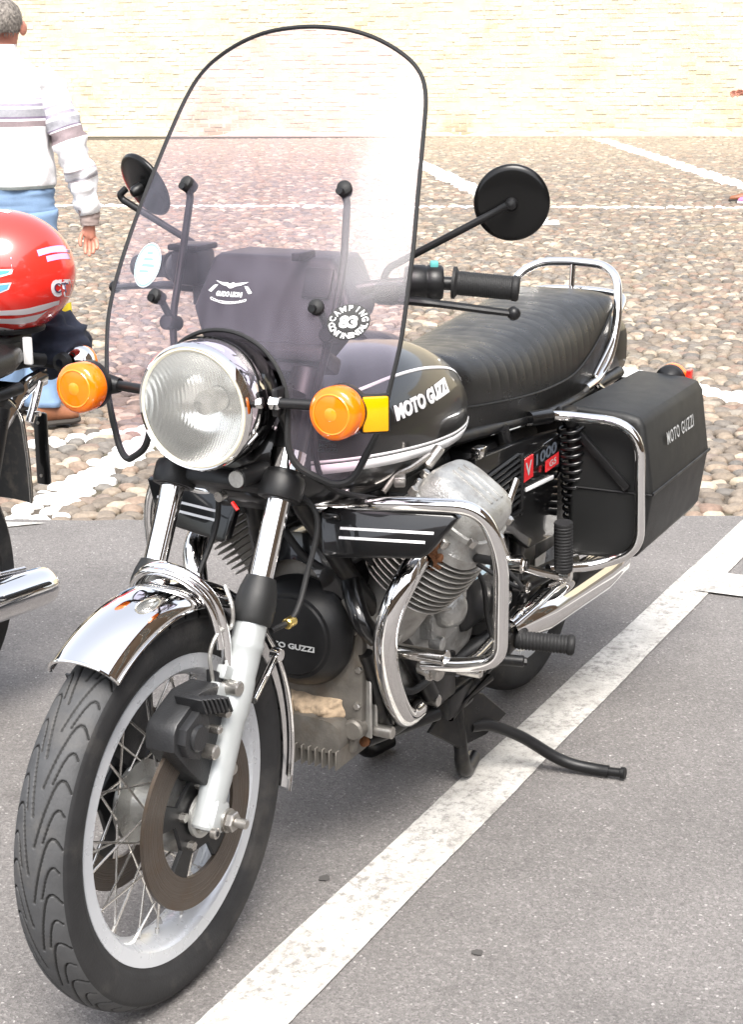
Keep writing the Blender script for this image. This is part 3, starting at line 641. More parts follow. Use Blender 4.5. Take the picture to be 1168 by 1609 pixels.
b = M(); hoop = spline([(1.412, .092, .500), (1.405, .088, .560), (1.405, .082, .605), (1.412, .068, .653), (1.425, .040, .684), (1.432, 0, .696), (1.425, -.040, .684), (1.412, -.068, .653), (1.405, -.082, .605), (1.405, -.088, .560), (1.412, -.092, .50)], 6)
b.tube(hoop, .0085, 12); b.tube([p+Vector((.016, 0, -.003)) for p in hoop[8:-8]], .006, 10); b.build('mudguard_stay', CHROME, mgo)
for s in (1, -1):
    b = M(); b.tube([(1.360, .105*s, .470), (1.235, .075*s, .500)], .0065, 10); b.cyl((1.235, .067*s, .500), (1.235, .085*s, .500), .012, seg=16, bev=.002); b.build('mudguard_stay', CHROME, mgo)
b = M(); b.tube([mg_pt(a, 0, off=-.004)+Vector((0, .03, 0)) for a in angs[40:]], .003, 6); b.build('inner_seam', FRAMEB, mgo)

# ---- brake calipers, on the lower front of each slider
def caliper(s):
    y = .070*s; b = M()
    def cq(u, v): return (1.477+(u-1.477)*.90-.014, (v-.5)*.90+.5-.036)
    def c3(u, v, d): q = cq(u, v); return (q[0], d, q[1])     # u=X, v=Z
    body = [(1.600, .530), (1.590, .545), (1.520, .575), (1.462, .572), (1.440, .545), (1.436, .480), (1.448, .425), (1.475, .398), (1.512, .405), (1.560, .452), (1.602, .500)]
    b.prism(body, c3, y-.022, y+.030, .004, 2)
    b.prism([(1.452, .590), (1.418, .575), (1.415, .470), (1.425, .395), (1.450, .385), (1.462, .42), (1.455, .50)], c3, y+.0, y+.024*s if s > 0 else y-.024, .005, 2)
    b.prism([(1.592, .512), (1.586, .536), (1.525, .562), (1.515, .515), (1.55, .470), (1.58, .485)], c3, y+s*.026, y+s*.044, .003, 2)
    b.cyl(Vector((cq(1.555, .512)[0], y+s*.03, cq(1.555, .512)[1])), Vector((cq(1.555, .512)[0], y+s*.050, cq(1.555, .512)[1])), .021, seg=24, bev=.003)
    o = b.build('brake_caliper', CALM, moto, 35)
    for k in range(7):
        x, zz = cq(1.548-.013*k, .566-.004*k); f = M(); f.box((x, y+s*.030, zz), (.0045, .05, .030), Quaternion((0, 1, 0), R(24)).to_matrix(), bev=.001, seg=1); f.build('cooling_rib', CALM, o)
    for (x, z, r) in ((1.432, .556, .0125), (1.512, .470, .0115), (1.468, .525, .008), (1.458, .418, .010), (1.497, .505, .007)): x, z = cq(x, z); bl = M(); bl.cyl((x, y+s*.02, z), (x, y+s*.052, z), r, seg=18, bev=.0025); bl.build('caliper_bolt', STEEL, o)
    h = M(); h.tube(spline([(1.440, .085*s, .520), (1.44, .08*s, .57), (1.42, .085*s, .60), (1.39, .088*s, .60), (1.385, .088*s, .63), (1.375, .07*s, .66)], 6), .0035, 8); h.build('brake_pipe', ALLOY, o)
for s in (1, -1): caliper(s)

# ---- headlamp
HC = Vector((1.335, 0, .926)); HA = Vector((1, .0, -.03)).normalized()
b = M(); b.lathe([(.0935, .006), (.097, .009), (.1005, .004), (.102, -.008), (.102, -.050), (.0995, -.056)], HC, HA, 72); hl = b.build('headlamp', CHROME, moto, 50)
b = M(); b.lathe([(.0995, -.052), (.099, -.075), (.090, -.105), (.070, -.128), (.035, -.142), (0, -.145)], HC, HA, 56); b.build('headlamp_shell', BLACK, hl)
b = M(); b.lathe([(.0, .024), (.03, .0225), (.055, .018), (.075, .0125), (.088, .007), (.092, .004)], HC, HA, 64); b.build('headlamp_lens', LENS, hl)
b = M(); b.lathe([(.0925, .003), (.0945, .0075), (.0925, .0085), (.089, .0065)], HC, HA, 64); b.build('lens_seal', BEIGE, hl)
b = M(); b.lathe([(.0925, .000), (.088, -.012), (.07, -.038), (.045, -.058), (.02, -.068), (.012, -.069)], HC, HA, 56); b.build('reflector', REFL, hl)
b = M(); b.lathe([(.020, -.066), (.020, -.030), (.017, -.024), (0, -.022)], HC, HA, 28); b.build('bulb_shield', CHROME_W, hl)
for s in (1, -1):
    b = M(); b.tube(bend([fork(.60, .098*s), (1.262, .118*s, .935)], .02), .009, 10); b.box((1.262, .114*s, .934), (.05, .012, .045), bev=.004); b.m = 1; b.cyl((1.285, .106*s, .934), (1.285, .124*s, .934), .011, seg=6, bev=.002); b.m = 0
    b.prism([(1.18, .80), (1.21, .80), (1.285, .925), (1.25, .955), (1.19, .93)], lambda u, v, d: (u, d, v), .112*s, .118*s, .002, 1)
    b.build('headlamp_bracket', [SATIN, CHROME], moto)

# ---- front turn signals
def signal(p, s, lens_dir, name='turn_signal', stalk_from=None, lab=None, rlens=.0405):
    ax = Vector(lens_dir).normalized(); p = Vector(p)
    b = M(); b.lathe([(0, -.052), (.012, -.052), (.022, -.044), (.036, -.028), (rlens, -.022), (rlens, -.010), (rlens-.002, -.009)], p, ax, 40)
    b.tube([Vector(stalk_from), p-ax*.036+Vector((0, -s*.028, 0))], .0085, 12); b.tube([p-ax*.036+Vector((0, -s*.046, 0)), p-ax*.034+Vector((0, -s*.02, 0))], [.012, .019], 12)
    o = b.build(name, SATIN, moto)
    l = M(); l.lathe([(rlens-.001, -.010), (rlens, -.006), (rlens, .018), (rlens-.004, .0235), (rlens-.012, .0255), (.006, .0275), (0, .0275)], p, ax, 48); l.build('lens', ORANGE, o, 50)
    l = M()
    l.lathe([(0, .0279), (.009, .0278), (.0105, .0270)], p, ax, 40); l.lathe([(.0285, .0262), (.0300, .0266), (.0315, .0250)], p, ax, 40)
    l.build('lens_ring', ORANGE_IN, o); return o
signal((1.302, .235, .934), 1, (1, .0, .02), stalk_from=(1.285, .115, .934)); signal((1.302, -.235, .934), -1, (1, 0, .02), stalk_from=(1.285, -.115, .934))
b = M(); rq = Quaternion((0, 0, 1), R(38)).to_matrix()
b.box((1.272, .280, .930), (.010, .045, .060), rq, bev=.003); b.m = 1; b.box((1.2765, .2835, .930), (.008, .040, .054), rq, bev=.003); b.m = 0; b.cyl((1.270, .245, .932), (1.270, .275, .932), .006, seg=10); b.build('side_reflector', [SATIN, YELLOW], moto)

# ---- windscreen
ZS = [.74, .81, .9, 1.0, 1.073, 1.16, 1.245, 1.34, 1.45, 1.55]; XS = [1.282, 1.296, 1.288, 1.262, 1.235, 1.186, 1.132, 1.067, .985, .905]
x0 = smooth_interp(ZS, XS)
def wsx(y, z):
    q = min(1., max(0., (.98-z)/.17)); return x0(z)+.004*q-(1.1+.35*q)*y*y
half = [(0, 1.493), (.04, 1.491), (.078, 1.486), (.112, 1.477), (.142, 1.465), (.17, 1.450), (.194, 1.433), (.214, 1.410), (.227, 1.380), (.236, 1.340), (.245, 1.29), (.256, 1.224), (.266, 1.16), (.272, 1.10), (.275, 1.05), (.274, 1.01), (.266, .95), (.259, .905), (.248, .872), (.236, .846), (.224, .820), (.210, .807), (.193, .805), (.178, .812), (.160, .822), (.145, .833), (.134, .850), (.128, .875), (.127, .905), (.124, .935), (.113, .966), (.095, .992), (.073, 1.012), (.048, 1.025), (.024, 1.032), (0, 1.034)]
outer = half[:23]; cut = half[23:]
ws = M(); cols = 48
# mesh: rows from the arch/bottom boundary up to the outline, in polar-like strips
def polyl(pts, n):
    P = [Vector((a, b_, 0)) for a, b_ in pts]; L_ = [0]
    for i in range(1, len(P)): L_.append(L_[-1]+(P[i]-P[i-1]).length)
    out = []
    for k in range(n+1):
        t = L_[-1]*k/n; i = max(j for j in range(len(L_)) if L_[j] <= t+1e-9); i = min(i, len(P)-2); f = (t-L_[i])/max(1e-9, L_[i+1]-L_[i]); out.append(P[i].lerp(P[i+1], min(1, f)))
    return out
NB = 60; oN = polyl(outer[:], NB); iN = polyl(cut[::-1]+[(.193, .805)], NB)
rows = []
for k in range(0, 13):
    t = k/12; half_row = [iN[j].lerp(oN[j], t) for j in range(NB+1)]
    row = [Vector((wsx(-p.x, p.y), -p.x, p.y)) for p in half_row[::-1]]+[Vector((wsx(p.x, p.y), p.x, p.y)) for p in half_row[1:]]
    rows.append(row)
th = .0032
def wnorm(y, z):
    e = 1e-3; du = Vector((wsx(y+e, z)-wsx(y-e, z), 2*e, 0)); dv = Vector((wsx(y, z+e)-wsx(y, z-e), 0, 2*e)); return du.cross(dv).normalized()
front = rows
ws.rings(front, closed_u=False)
wso = ws.build('windscreen', SCREEN, moto, 180)
b = M(); loop = [(y, z) for y, z in half]+[(-y, z) for y, z in half[::-1][1:-1]]
tr = spline([(wsx(y, z), y, z) for y, z in loop], 3, True); b.tube(tr, [.0036+.0022*min(1, max(0, (.96-p.z)/.1)) for p in tr], 8, closed=True); b.build('edge_trim', RUBBER, wso)
for (y, z) in ((.1465, 1.245), (-.1465, 1.245), (.149, 1.073), (-.149, 1.073)):
    n_ = wnorm(y, z); n_ = n_ if n_.x > 0 else -n_; p = Vector((wsx(y, z), y, z)); k = M(); k.lathe([(0, -.014), (.010, -.014), (.012, -.004), (.0125, .002), (.012, .007), (.008, .0105), (0, .0115)], p, n_, 20); k.build('knob', RUBBER, wso)
def wsp(y, z, off): n_ = wnorm(y, z); n_ = n_ if n_.x > 0 else -n_; return Vector((wsx(y, z), y, z))+n_*off
def ws_to(yc, zc):
    # sticker coordinates (a to the viewer's right = +Y, b up along the screen) -> on the screen's outer face
    return lambda a, b_, off=.0012: wsp(yc+a, zc+b_*.86, off)
def arc_text(mb, body, to, rad, a_mid, h, bold, flip=False, step=None):
    n = len(body); st = step or h*1.12/rad
    for i, ch in enumerate(body):
        if ch == ' ': continue
        a = a_mid+(-(i-(n-1)/2)*st if not flip else (i-(n-1)/2)*st)
        vs, fs = text2d(ch, 1., bold); w_ = np.ptp(vs[:, 0]); sc = h
        pts = []
        for x, y in vs:
            x *= sc*.9; y *= sc
            if not flip: pts.append(((rad+y)*math.cos(a-x/rad), (rad+y)*math.sin(a-x/rad)))
            else: pts.append(((rad-y)*math.cos(a+x/rad), (rad-y)*math.sin(a+x/rad)))
        mb.add([to(p, q) for p, q in pts], fs)
def disc(mb, to, r, off, n=36, ry=None, nr=3):
    c = len(mb.v); mb.v.append(tuple(to(0, 0, off)))
    for k in range(1, nr+1):
        for j in range(n): mb.v.append(tuple(to(r*k/nr*math.cos(2*PI*j/n), (ry or r)*k/nr*math.sin(2*PI*j/n), off)))
    for j in range(n): mb.face(c, c+1+j, c+1+(j+1) % n)
    for k in range(nr-1):
        for j in range(n): mb.face(c+1+k*n+j, c+1+k*n+(j+1) % n, c+1+(k+1)*n+(j+1) % n, c+1+(k+1)*n+j)
st = M(); t83 = ws_to(.199, 1.052); tt = lambda a, b_: t83(a, b_, .0022)
disc(st, t83, .0165, .0014); disc(st, t83, .0305, .0008)
st.m = 1; put_text(st, '83', lambda x, y: tt(x, y), .021, bold=.05)
arc_text(st, 'CAMPING', lambda a, b_: t83(a, b_, .0016), .0235, PI/2, .0095, .03); arc_text(st, 'CONTINENTAL', lambda a, b_: t83(a, b_, .0016), .0235, -PI/2, .0095, .03, True, step=.27)
st.build('sticker', [SATIN, WHITEP], wso)['label'] = 'round black and white sticker reading CAMPING 83 CONTINENTAL'
st = M(); tg = ws_to(.002, 1.088)
# spread eagle over a two line arc badge
wing = [(-.030, .019), (-.018, .0165), (-.007, .0165), (-.0045, .0145), (-.001, .015), (.003, .0175), (.0065, .0155), (.012, .0165), (.030, .019), (.017, .0125), (.009, .011), (.003, .0075), (-.002, .007), (-.007, .0105), (-.016, .012)]
st.add([tg(x, y+.002, .0012) for x, y in wing], [tuple(range(len(wing)))])
put_text(st, 'GUIDO LEONI', lambda x, y: tg(x, y-.001, .0012), .0088, width=.047, bold=.035)
for s in (-1, 1):
    band = [(s*.024, .014), (s*.031, .013), (s*.040, .003), (s*.034, .001)]; st.add([tg(x, y, .0012) for x, y in band], [(0, 1, 2, 3)])
vs = []
for k in range(13):
    a = -.036+.072*k/12; y = -.0065-.0075*(1-(a/.036)**2); vs += [(a, y), (a, y-.0055)]
put_text(st, 'CONCESSIONARIO', lambda x, y: tg(x, y-.0155+.0075*(x/.036)**2, .0012), .0048, width=.066, bold=.02)
st.build('sticker', WHITEP, wso)['label'] = 'white spread eagle print reading GUIDO LEONI'
STB = mat('pale_blue_print', (.20, .42, .55), .4); OVAL = mat('pale_sticker', (.45, .52, .56), .5)
st = M(); tb = ws_to(-.190, 1.117); disc(st, tb, .034, .0008, ry=.040); st.m = 1
for k in range(40):
    a0, a1 = 2*PI*k/40, 2*PI*(k+1)/40; st.add([tb(.0315*math.cos(a0), .0375*math.sin(a0), .0014), tb(.0315*math.cos(a1), .0375*math.sin(a1), .0014), tb(.0295*math.cos(a1), .0352*math.sin(a1), .0014), tb(.0295*math.cos(a0), .0352*math.sin(a0), .0014)], [(0, 1, 2, 3)])
for (a, bq, w, h) in ((0, .010, .026, .004), (.003, -.001, .034, .005), (-.004, -.012, .026, .004), (0, .021, .016, .004)):
    q = [(a-w/2, bq-h/2), (a+w/2, bq-h/2+.002), (a+w*.42, bq+h/2+.001), (a-w*.45, bq+h/2)]; st.add([tb(x, y, .0014) for x, y in q], [(0, 1, 2, 3)])
st.build('sticker', [OVAL, STB], wso)['label'] = 'oval white and pale blue sticker'
st = M(); tl = ws_to(.186, .866); put_text(st, 'GUZZI', lambda x, y: tl(x, y-.008, .001), .007, bold=.02); put_text(st, 'MOTO', lambda x, y: tl(x, y+.001, .001), .006, bold=.02)
st.add([tl(x*.45, y*.45+.0035, .001) for x, y in wing], [tuple(range(len(wing)))]); st.build('sticker', GREYP, wso)['label'] = 'small faded print with an eagle near the lower edge'
for s in (1, -1):
    b = M(); b.tube(bend([(1.128, .1465*s, 1.2445), (1.100, .1465*s, 1.232), (1.125, .152*s, 1.13), (1.165, .150*s, 1.03), (1.205, .118*s, .86)], .03), .0062, 10)
    b.tube(bend([(1.228, .149*s, 1.0735), (1.200, .149*s, 1.070), (1.165, .147*s, 1.020)], .03), .0062, 10); b.cyl((1.150, .15*s, 1.02), (1.186, .15*s, 1.028), .013, seg=14, bev=.002); b.build('windscreen_stay', SATIN, moto)

# ---- handlebar, switches, levers, mirrors
b = M()
HB = bend([(.945, .350, 1.081), (.99, .235, 1.090), (1.055, .15, 1.085), (1.085, .07, 1.062), (1.085, -.07, 1.062), (1.055, -.15, 1.085), (.99, -.235, 1.090), (.945, -.350, 1.081)], .05)
b.tube(HB, .011, 14)
for s in (1, -1): b.cyl((1.085, .045*s, 1.03), (1.085, .045*s, 1.075), .018, seg=16, bev=.003)
b.build('handlebar', SATIN, moto)
for s in (1, -1):
    p0 = Vector((.972, .272*s, 1.0885)); p1 = Vector((.937, .374*s, 1.0795)); d_ = (p1-p0).normalized(); l_ = (p1-p0).length
    g = M(); pr = [(.012, -.001), (.0265, -.001), (.0265, .004), (.0195, .008)]
    for k in range(26):
        h = .010+(l_-.022)*k/26; pr += [(.0193, h), (.0199, h+.0012), (.0199, h+.0026), (.0193, h+.0032)]
    pr += [(.0195, l_-.012), (.0212, l_-.010), (.0212, l_-.003), (.0185, l_), (0, l_+.001)]; g.lathe(pr, p0, d_, 24); g.build('grip', RUBBER, moto, 60)
    q0 = Vector((1.010, .205*s, 1.090)); q = M(); dd = (p0-q0).normalized(); rq = dd.to_track_quat('Y', 'Z').to_matrix()
    q.lathe([(.012, -.004), (.0255, -.002), (.0285, .004), (.0285, .030), (.0270, .032), (.0270, .034), (.0285, .036), (.0285, .056), (.0255, .060), (.012, .060)], q0, dd, 28)
    sw = q.build('switch_cluster', SATIN, moto)
    k = M(); k.box(q0+dd*.048+Vector((.005, 0, .030)), (.014, .014, .012), rq, bev=.003); k.build('switch_button', TEAL, sw)
    lv = M(); lv.tube(spline([(1.050, .175*s, 1.066), (1.045, .235*s, 1.066), (1.030, .30*s, 1.060), (1.010, .352*s, 1.053), (.994, .386*s, 1.048)], 6), [.0125]*3+[.0105]*6+[.0088]*10+[.0082]*6, 10, ell=.7)
    lv.lathe([(0, -.0115), (.007, -.009), (.011, -.004), (.0115, .001), (.009, .007), (.004, .0105), (0, .0115)], (.993, .388*s, 1.048), (-.4, .85*s, -.1), 18)
    lv.box((1.042, .192*s, 1.076), (.048, .045, .034), bev=.008); lv.build('lever', SATIN, moto)
b = M(); b.box((1.072, -.166, 1.105), (.06, .055, .06), bev=.008); b.box((1.072, -.166, 1.139), (.066, .060, .010), bev=.003); b.cyl((1.06, -.16, 1.04), (1.06, -.16, 1.08), .014, seg=14); b.build('brake_reservoir', SATIN, moto)
def mirror(c, nrm, pts):
    c = Vector(c); n_ = Vector(nrm).normalized(); k_ = .93
    b = M(); b.lathe([(h_*k_, v_) for h_, v_ in ((0, .0045), (.03, .0040), (.055, .0022), (.062, .0005), (.0655, -.003), (.066, -.006), (.0645, -.009), (.062, -.009))], c, n_, 48); o = b.build('mirror', MIRB, moto, 60)
    g = M(); g.lathe([(0, -.0078), (.0625*k_, -.0078)], c, n_, 48); g.build('mirror_glass', CHROME, o)
    a = M(); a.tube(bend(pts, .02), .0062, 12); a.lathe([(0, .028), (.007, .026), (.0105, .020), (.010, .010), (.010, .002)], c, n_, 18); a.build('mirror_arm', SATIN, o)
mirror((.945, .362, 1.217), (.93, .36, -.06), [(1.028, .172, 1.088), (1.022, .176, 1.112), (.974, .345, 1.204), (.973, .366, 1.216)])
mirror((.985, -.322, 1.228), (.84, -.36, -.46), [(1.028, -.172, 1.088), (1.024, -.176, 1.125), (1.012, -.215, 1.142), (1.006, -.352, 1.205), (1.010, -.356, 1.214), (1.004, -.345, 1.225)])

# ---- instrument panel (dark binnacle seen through the screen)
b = M(); pan = [(-.136, 1.045), (-.116, 1.125), (-.105, 1.132), (.105, 1.132), (.118, 1.122), (.158, 1.065), (.155, 1.04), (.100, .965), (.085, .955), (-.080, .955)]
b.prism(pan, lambda u, v, d: (d-(v-1.04)*.45, u*(1-.15*(1.14-d)), v), 1.02, 1.128, .010, 3); ip = b.build('instrument_panel', PANEL, moto)
b = M(); b.box((1.095, .062, 1.136), (.055, .016, .014), bev=.003); b.box((1.135-(1.10-1.04)*.45, .095, 1.095), (.006, .05, .05), Quaternion((0, 1, 0), -R(24)).to_matrix(), bev=.002); b.build('panel_trim', SATIN, ip)
# cables and hoses in front of the steering head
for pts in ([(1.05, .13, 1.06), (1.16, .10, .95), (1.20, .05, .82), (1.10, .03, .70)], [(1.05, -.13, 1.05), (1.19, -.08, .95), (1.21, -.03, .84), (1.12, -.05, .70)], [(1.22, .06, .80), (1.20, .135, .74), (1.23, .132, .64), (1.27, .130, .585), (1.32, .118, .575)], [(1.20, -.05, .80), (1.19, -.06, .70), (1.235, -.07, .62)], [(1.05, .08, 1.05), (1.17, .12, .90), (1.16, .13, .78), (1.02, .16, .72)]): b = M(); b.tube(spline(pts, 8), .0048, 8); b.build('control_cable', RUBBER, moto)
b = M(); b.cyl((1.268, .128, .578), (1.290, .128, .578), .009, seg=16, bev=.002); b.build('hose_union', BRASS, moto)
# ---- fuel tank
def superring(X, w, zt, zw, zb, nu=2.5, nl=2.8, n=72, yc=0.):
    out = []
    for j in range(n):
        a = 2*PI*j/n; c_, s_ = math.cos(a), math.sin(a)
        if s_ >= 0: y = w*math.copysign(abs(c_)**(2/nu), c_); z = zw+(zt-zw)*abs(s_)**(2/nu)
        else: y = w*math.copysign(abs(c_)**(2/nl), c_); z = zw-(zw-zb)*abs(s_)**(2/nl)
        out.append((X, yc+y, z))
    return out
tX = [1.245, 1.235, 1.21, 1.16, 1.08, .98, .85, .74, .66, .60, .565, .55]
tz = smooth_interp(tX, [.80, .845, .885, .918, .944, .957, .960, .948, .926, .898, .862, .80])
tw = smooth_interp(tX, [.02, .055, .085, .118, .146, .163, .168, .160, .148, .134, .115, .06])
tb = smooth_interp(tX, [.79, .762, .745, .728, .712, .702, .698, .700, .706, .715, .735, .785])
tzw = smooth_interp(tX, [.795, .80, .80, .80, .80, .795, .79, .785, .785, .785, .785, .79])
b = M(); rr = [superring(x, max(.01, tw(x)), tz(x), tzw(x), tb(x)) for x in np.concatenate([np.linspace(1.245, 1.19, 12), np.linspace(1.18, .62, 40), np.linspace(.61, .55, 14)])]
b.rings(rr, True, False, True, True); tank = b.build('fuel_tank', BLACK, moto, 180)
TB = bvh_of(tank)
def tank_line(pts, w, name, mat_, n=10):
    P = spline([(x, .5, z) for x, z in pts], n)
    for s in (1, -1):
        Q = []; Nn = []
        for p in P:
            h = TB.ray_cast(Vector((p.x, s*.5, p.z)), Vector((0, -s, 0)))
            if h[0] is None: continue
            nn = h[1] if h[1].y*s > 0 else -h[1]; Q.append(h[0]+nn*.0004); Nn.append(nn)
        b = M(); ribbon(b, Q, lambda i: Nn[i], w, .0008); b.build(name, mat_, tank, 180)
tank_line([(1.085, .905), (.93, .912), (.80, .906), (.67, .884), (.60, .860), (.575, .842)], .0058, 'stripe', WHITE)
lowz = [(1.19, .803), (1.10, .794), (.96, .7805), (.80, .766), (.68, .757), (.60, .756), (.570, .760)]
tank_line([(x, z+.0125) for x, z in lowz], .0050, 'stripe', WHITE); tank_line(lowz, [.016]*999, 'stripe', WHITE)
for s in (1, -1):
    b = M(); 
    def tm(x, y, off=.0012, s=s): return on_surf(TB, Vector((.842-s*x, s*.5, .861+y+.03*x)), (0, -s, 0), off)
    put_text(b, 'MOTO GUZZI', lambda x, y: tm(x, y, .0012), .026, width=.235, bold=.05, shear=.0)
    lt = thick(b, (0, s, 0), .0015).build('lettering', WHITE, tank, 30)
lid = M(); lid.rings([superring(x, .055 if .66 < x < .80 else .04, tz(x)+.010, tz(x)-.02, tz(x)-.03, n=32) for x in (.82, .81, .76, .72, .66, .65)], True, False, True, True); lid.build('filler_lid', SATIN, tank, 50)

# ---- seat
sX = [.615, .60, .56, .50, .35, .20, .05, -.08, -.19, -.24, -.268, -.280]
sz = smooth_interp(sX, [.83, .865, .885, .886, .884, .897, .910, .918, .917, .910, .890, .84])
sw_ = smooth_interp(sX, [.05, .085, .110, .124, .142, .149, .150, .149, .142, .128, .10, .05])
sb = smooth_interp(sX, [.78, .745, .728, .720, .711, .708, .710, .722, .742, .757, .775, .80])
sp_ = smooth_interp(sX, [.80, .792, .788, .783, .772, .766, .773, .815, .868, .880, .870, .83])
b = M(); rr = []; nJ = 40
for X in np.concatenate([np.linspace(.615, .57, 10), np.linspace(.565, -.20, 300), np.linspace(-.203, -.280, 40)]):
    w = max(.01, sw_(X)); zt = sz(X); zp = min(sp_(X), zt-.012); zb_ = min(sb(X), zp-.01); ring = []
    ribm = np.clip((.50-X)/.04, 0, 1)*np.clip((X+.215)/.03, 0, 1)
    for j in range(nJ+1):
        a = PI*j/nJ; c_, s_ = math.cos(a), math.sin(a)
        y = w*math.copysign(abs(c_)**(2/3.4), c_); z = zp+(zt-zp)*abs(s_)**(2/3.0)
        rib = abs(math.sin(PI*(X+.0)/.036))**.5; k = ribm*np.clip((z-zp-.02)/.02, 0, 1)
        inner = np.clip((.112-abs(y))/.03, 0.25, 1)
        dz = -.0008*(1-rib)*k*inner*np.clip((X+.30)/.35, .35, 1); z2 = z+dz*abs(s_)**.5; y2 = y-math.copysign(.0016*(1-rib)*k, c_)*(1-abs(s_))
        ring.append((X, y2, z2))
    low = [(X, -w*.995, zp-.004), (X, -w*.97, (zp+zb_)/2), (X, -w*.93, zb_), (X, w*.93, zb_), (X, w*.97, (zp+zb_)/2), (X, w*.995, zp-.004)]
    rr.append(ring+low)
b.rings(rr, True, False, True, True); seat = b.build('seat', LEATHER, moto, 70)
b = M()
for s in (1, -1):
    P = [(X, s*(max(.01, sw_(X))+.001), min(sp_(X), sz(X)-.012)-.001) for X in np.linspace(.605, -.270, 90)]; b.tube(P, .0028, 8)
b.build('piping', PLASTIC, seat)
b = M()
for s in (1, -1):
    P = [(X, s*(max(.01, sw_(X))*.935), sb(X)-.004) for X in np.linspace(.58, -.26, 60)]; b.tube(P, .0042, 8)
b.build('seat_trim', CHROME_W, seat)
b = M(); b.rings([superring(x, w, z1, (z1+z0)/2, z0, 3, 3, 32) for x, w, z1, z0 in ((.57, .10, .735, .70), (.2, .135, .72, .69), (-.1, .135, .73, .70), (-.30, .11, .78, .72))], True, False, True, True); b.build('seat_base', FRAMEB, moto, 60)
# grab rail behind the seat
b = M(); half_r = [(-.02, .148, .722), (-.10, .149, .733), (-.17, .149, .768), (-.215, .147, .822), (-.243, .142, .878), (-.285, .122, .932), (-.315, .082, .957), (-.322, .03, .963)]
b.tube(spline(half_r+[(x, -y, z) for x, y, z in half_r[::-1]], 8), .0105, 14); b.tube([(-.321, 0, .960), (-.310, 0, .86)], .007, 10)
b.tube(spline([(-.08, .146, .738), (-.19, .146, .80), (-.245, .142, .855), (-.325, .125, .885), (-.345, .06, .895), (-.345, -.06, .895), (-.325, -.125, .885)], 7), .008, 12); b.build('grab_rail', CHROME, moto)
b = M(); b.rings([superring(x, w, z1, (z1+z0)/2, z0, 3.4, 3.4, 40) for x, w, z1, z0 in ((-.27, .10, .84, .70), (-.33, .11, .852, .69), (-.385, .120, .842, .675), (-.425, .105, .828, .67), (-.437, .08, .81, .68))], True, False, True, True); tail = b.build('tail_cowl', BLACK, moto, 50)
b = M(); b.box((-.445, 0, .76), (.03, .16, .085), bev=.012); b.build('tail_lamp', REDL, tail)
b = M(); b.tube([(-.30, .10, .69), (-.325, .215, .690)], .0075, 12); b.lathe([(0, .03), (.015, .03), (.034, .012), (.036, 0), (.036, -.010)], (-.325, .248, .696), (1, 0, 0), 36); rs = b.build('turn_signal', SATIN, moto)
b = M(); b.lathe([(.0355, -.008), (.0362, -.012), (.0362, -.030), (.030, -.036), (0, -.038)], (-.325, .248, .696), (1, 0, 0), 36); b.build('lens', ORANGE, rs); b = M(); b.box((-.345, .290, .696), (.03, .010, .05), bev=.003); b.build('side_reflector', REDL, rs)
b = M(); b.tube([(-.10, .14, .71), (-.16, .17, .66)], .016, 12); b.cyl((-.13, .175, .662), (-.13, .195, .655), .013, seg=14, bev=.002); b.build('rail_clamp', CHROME_W, moto)

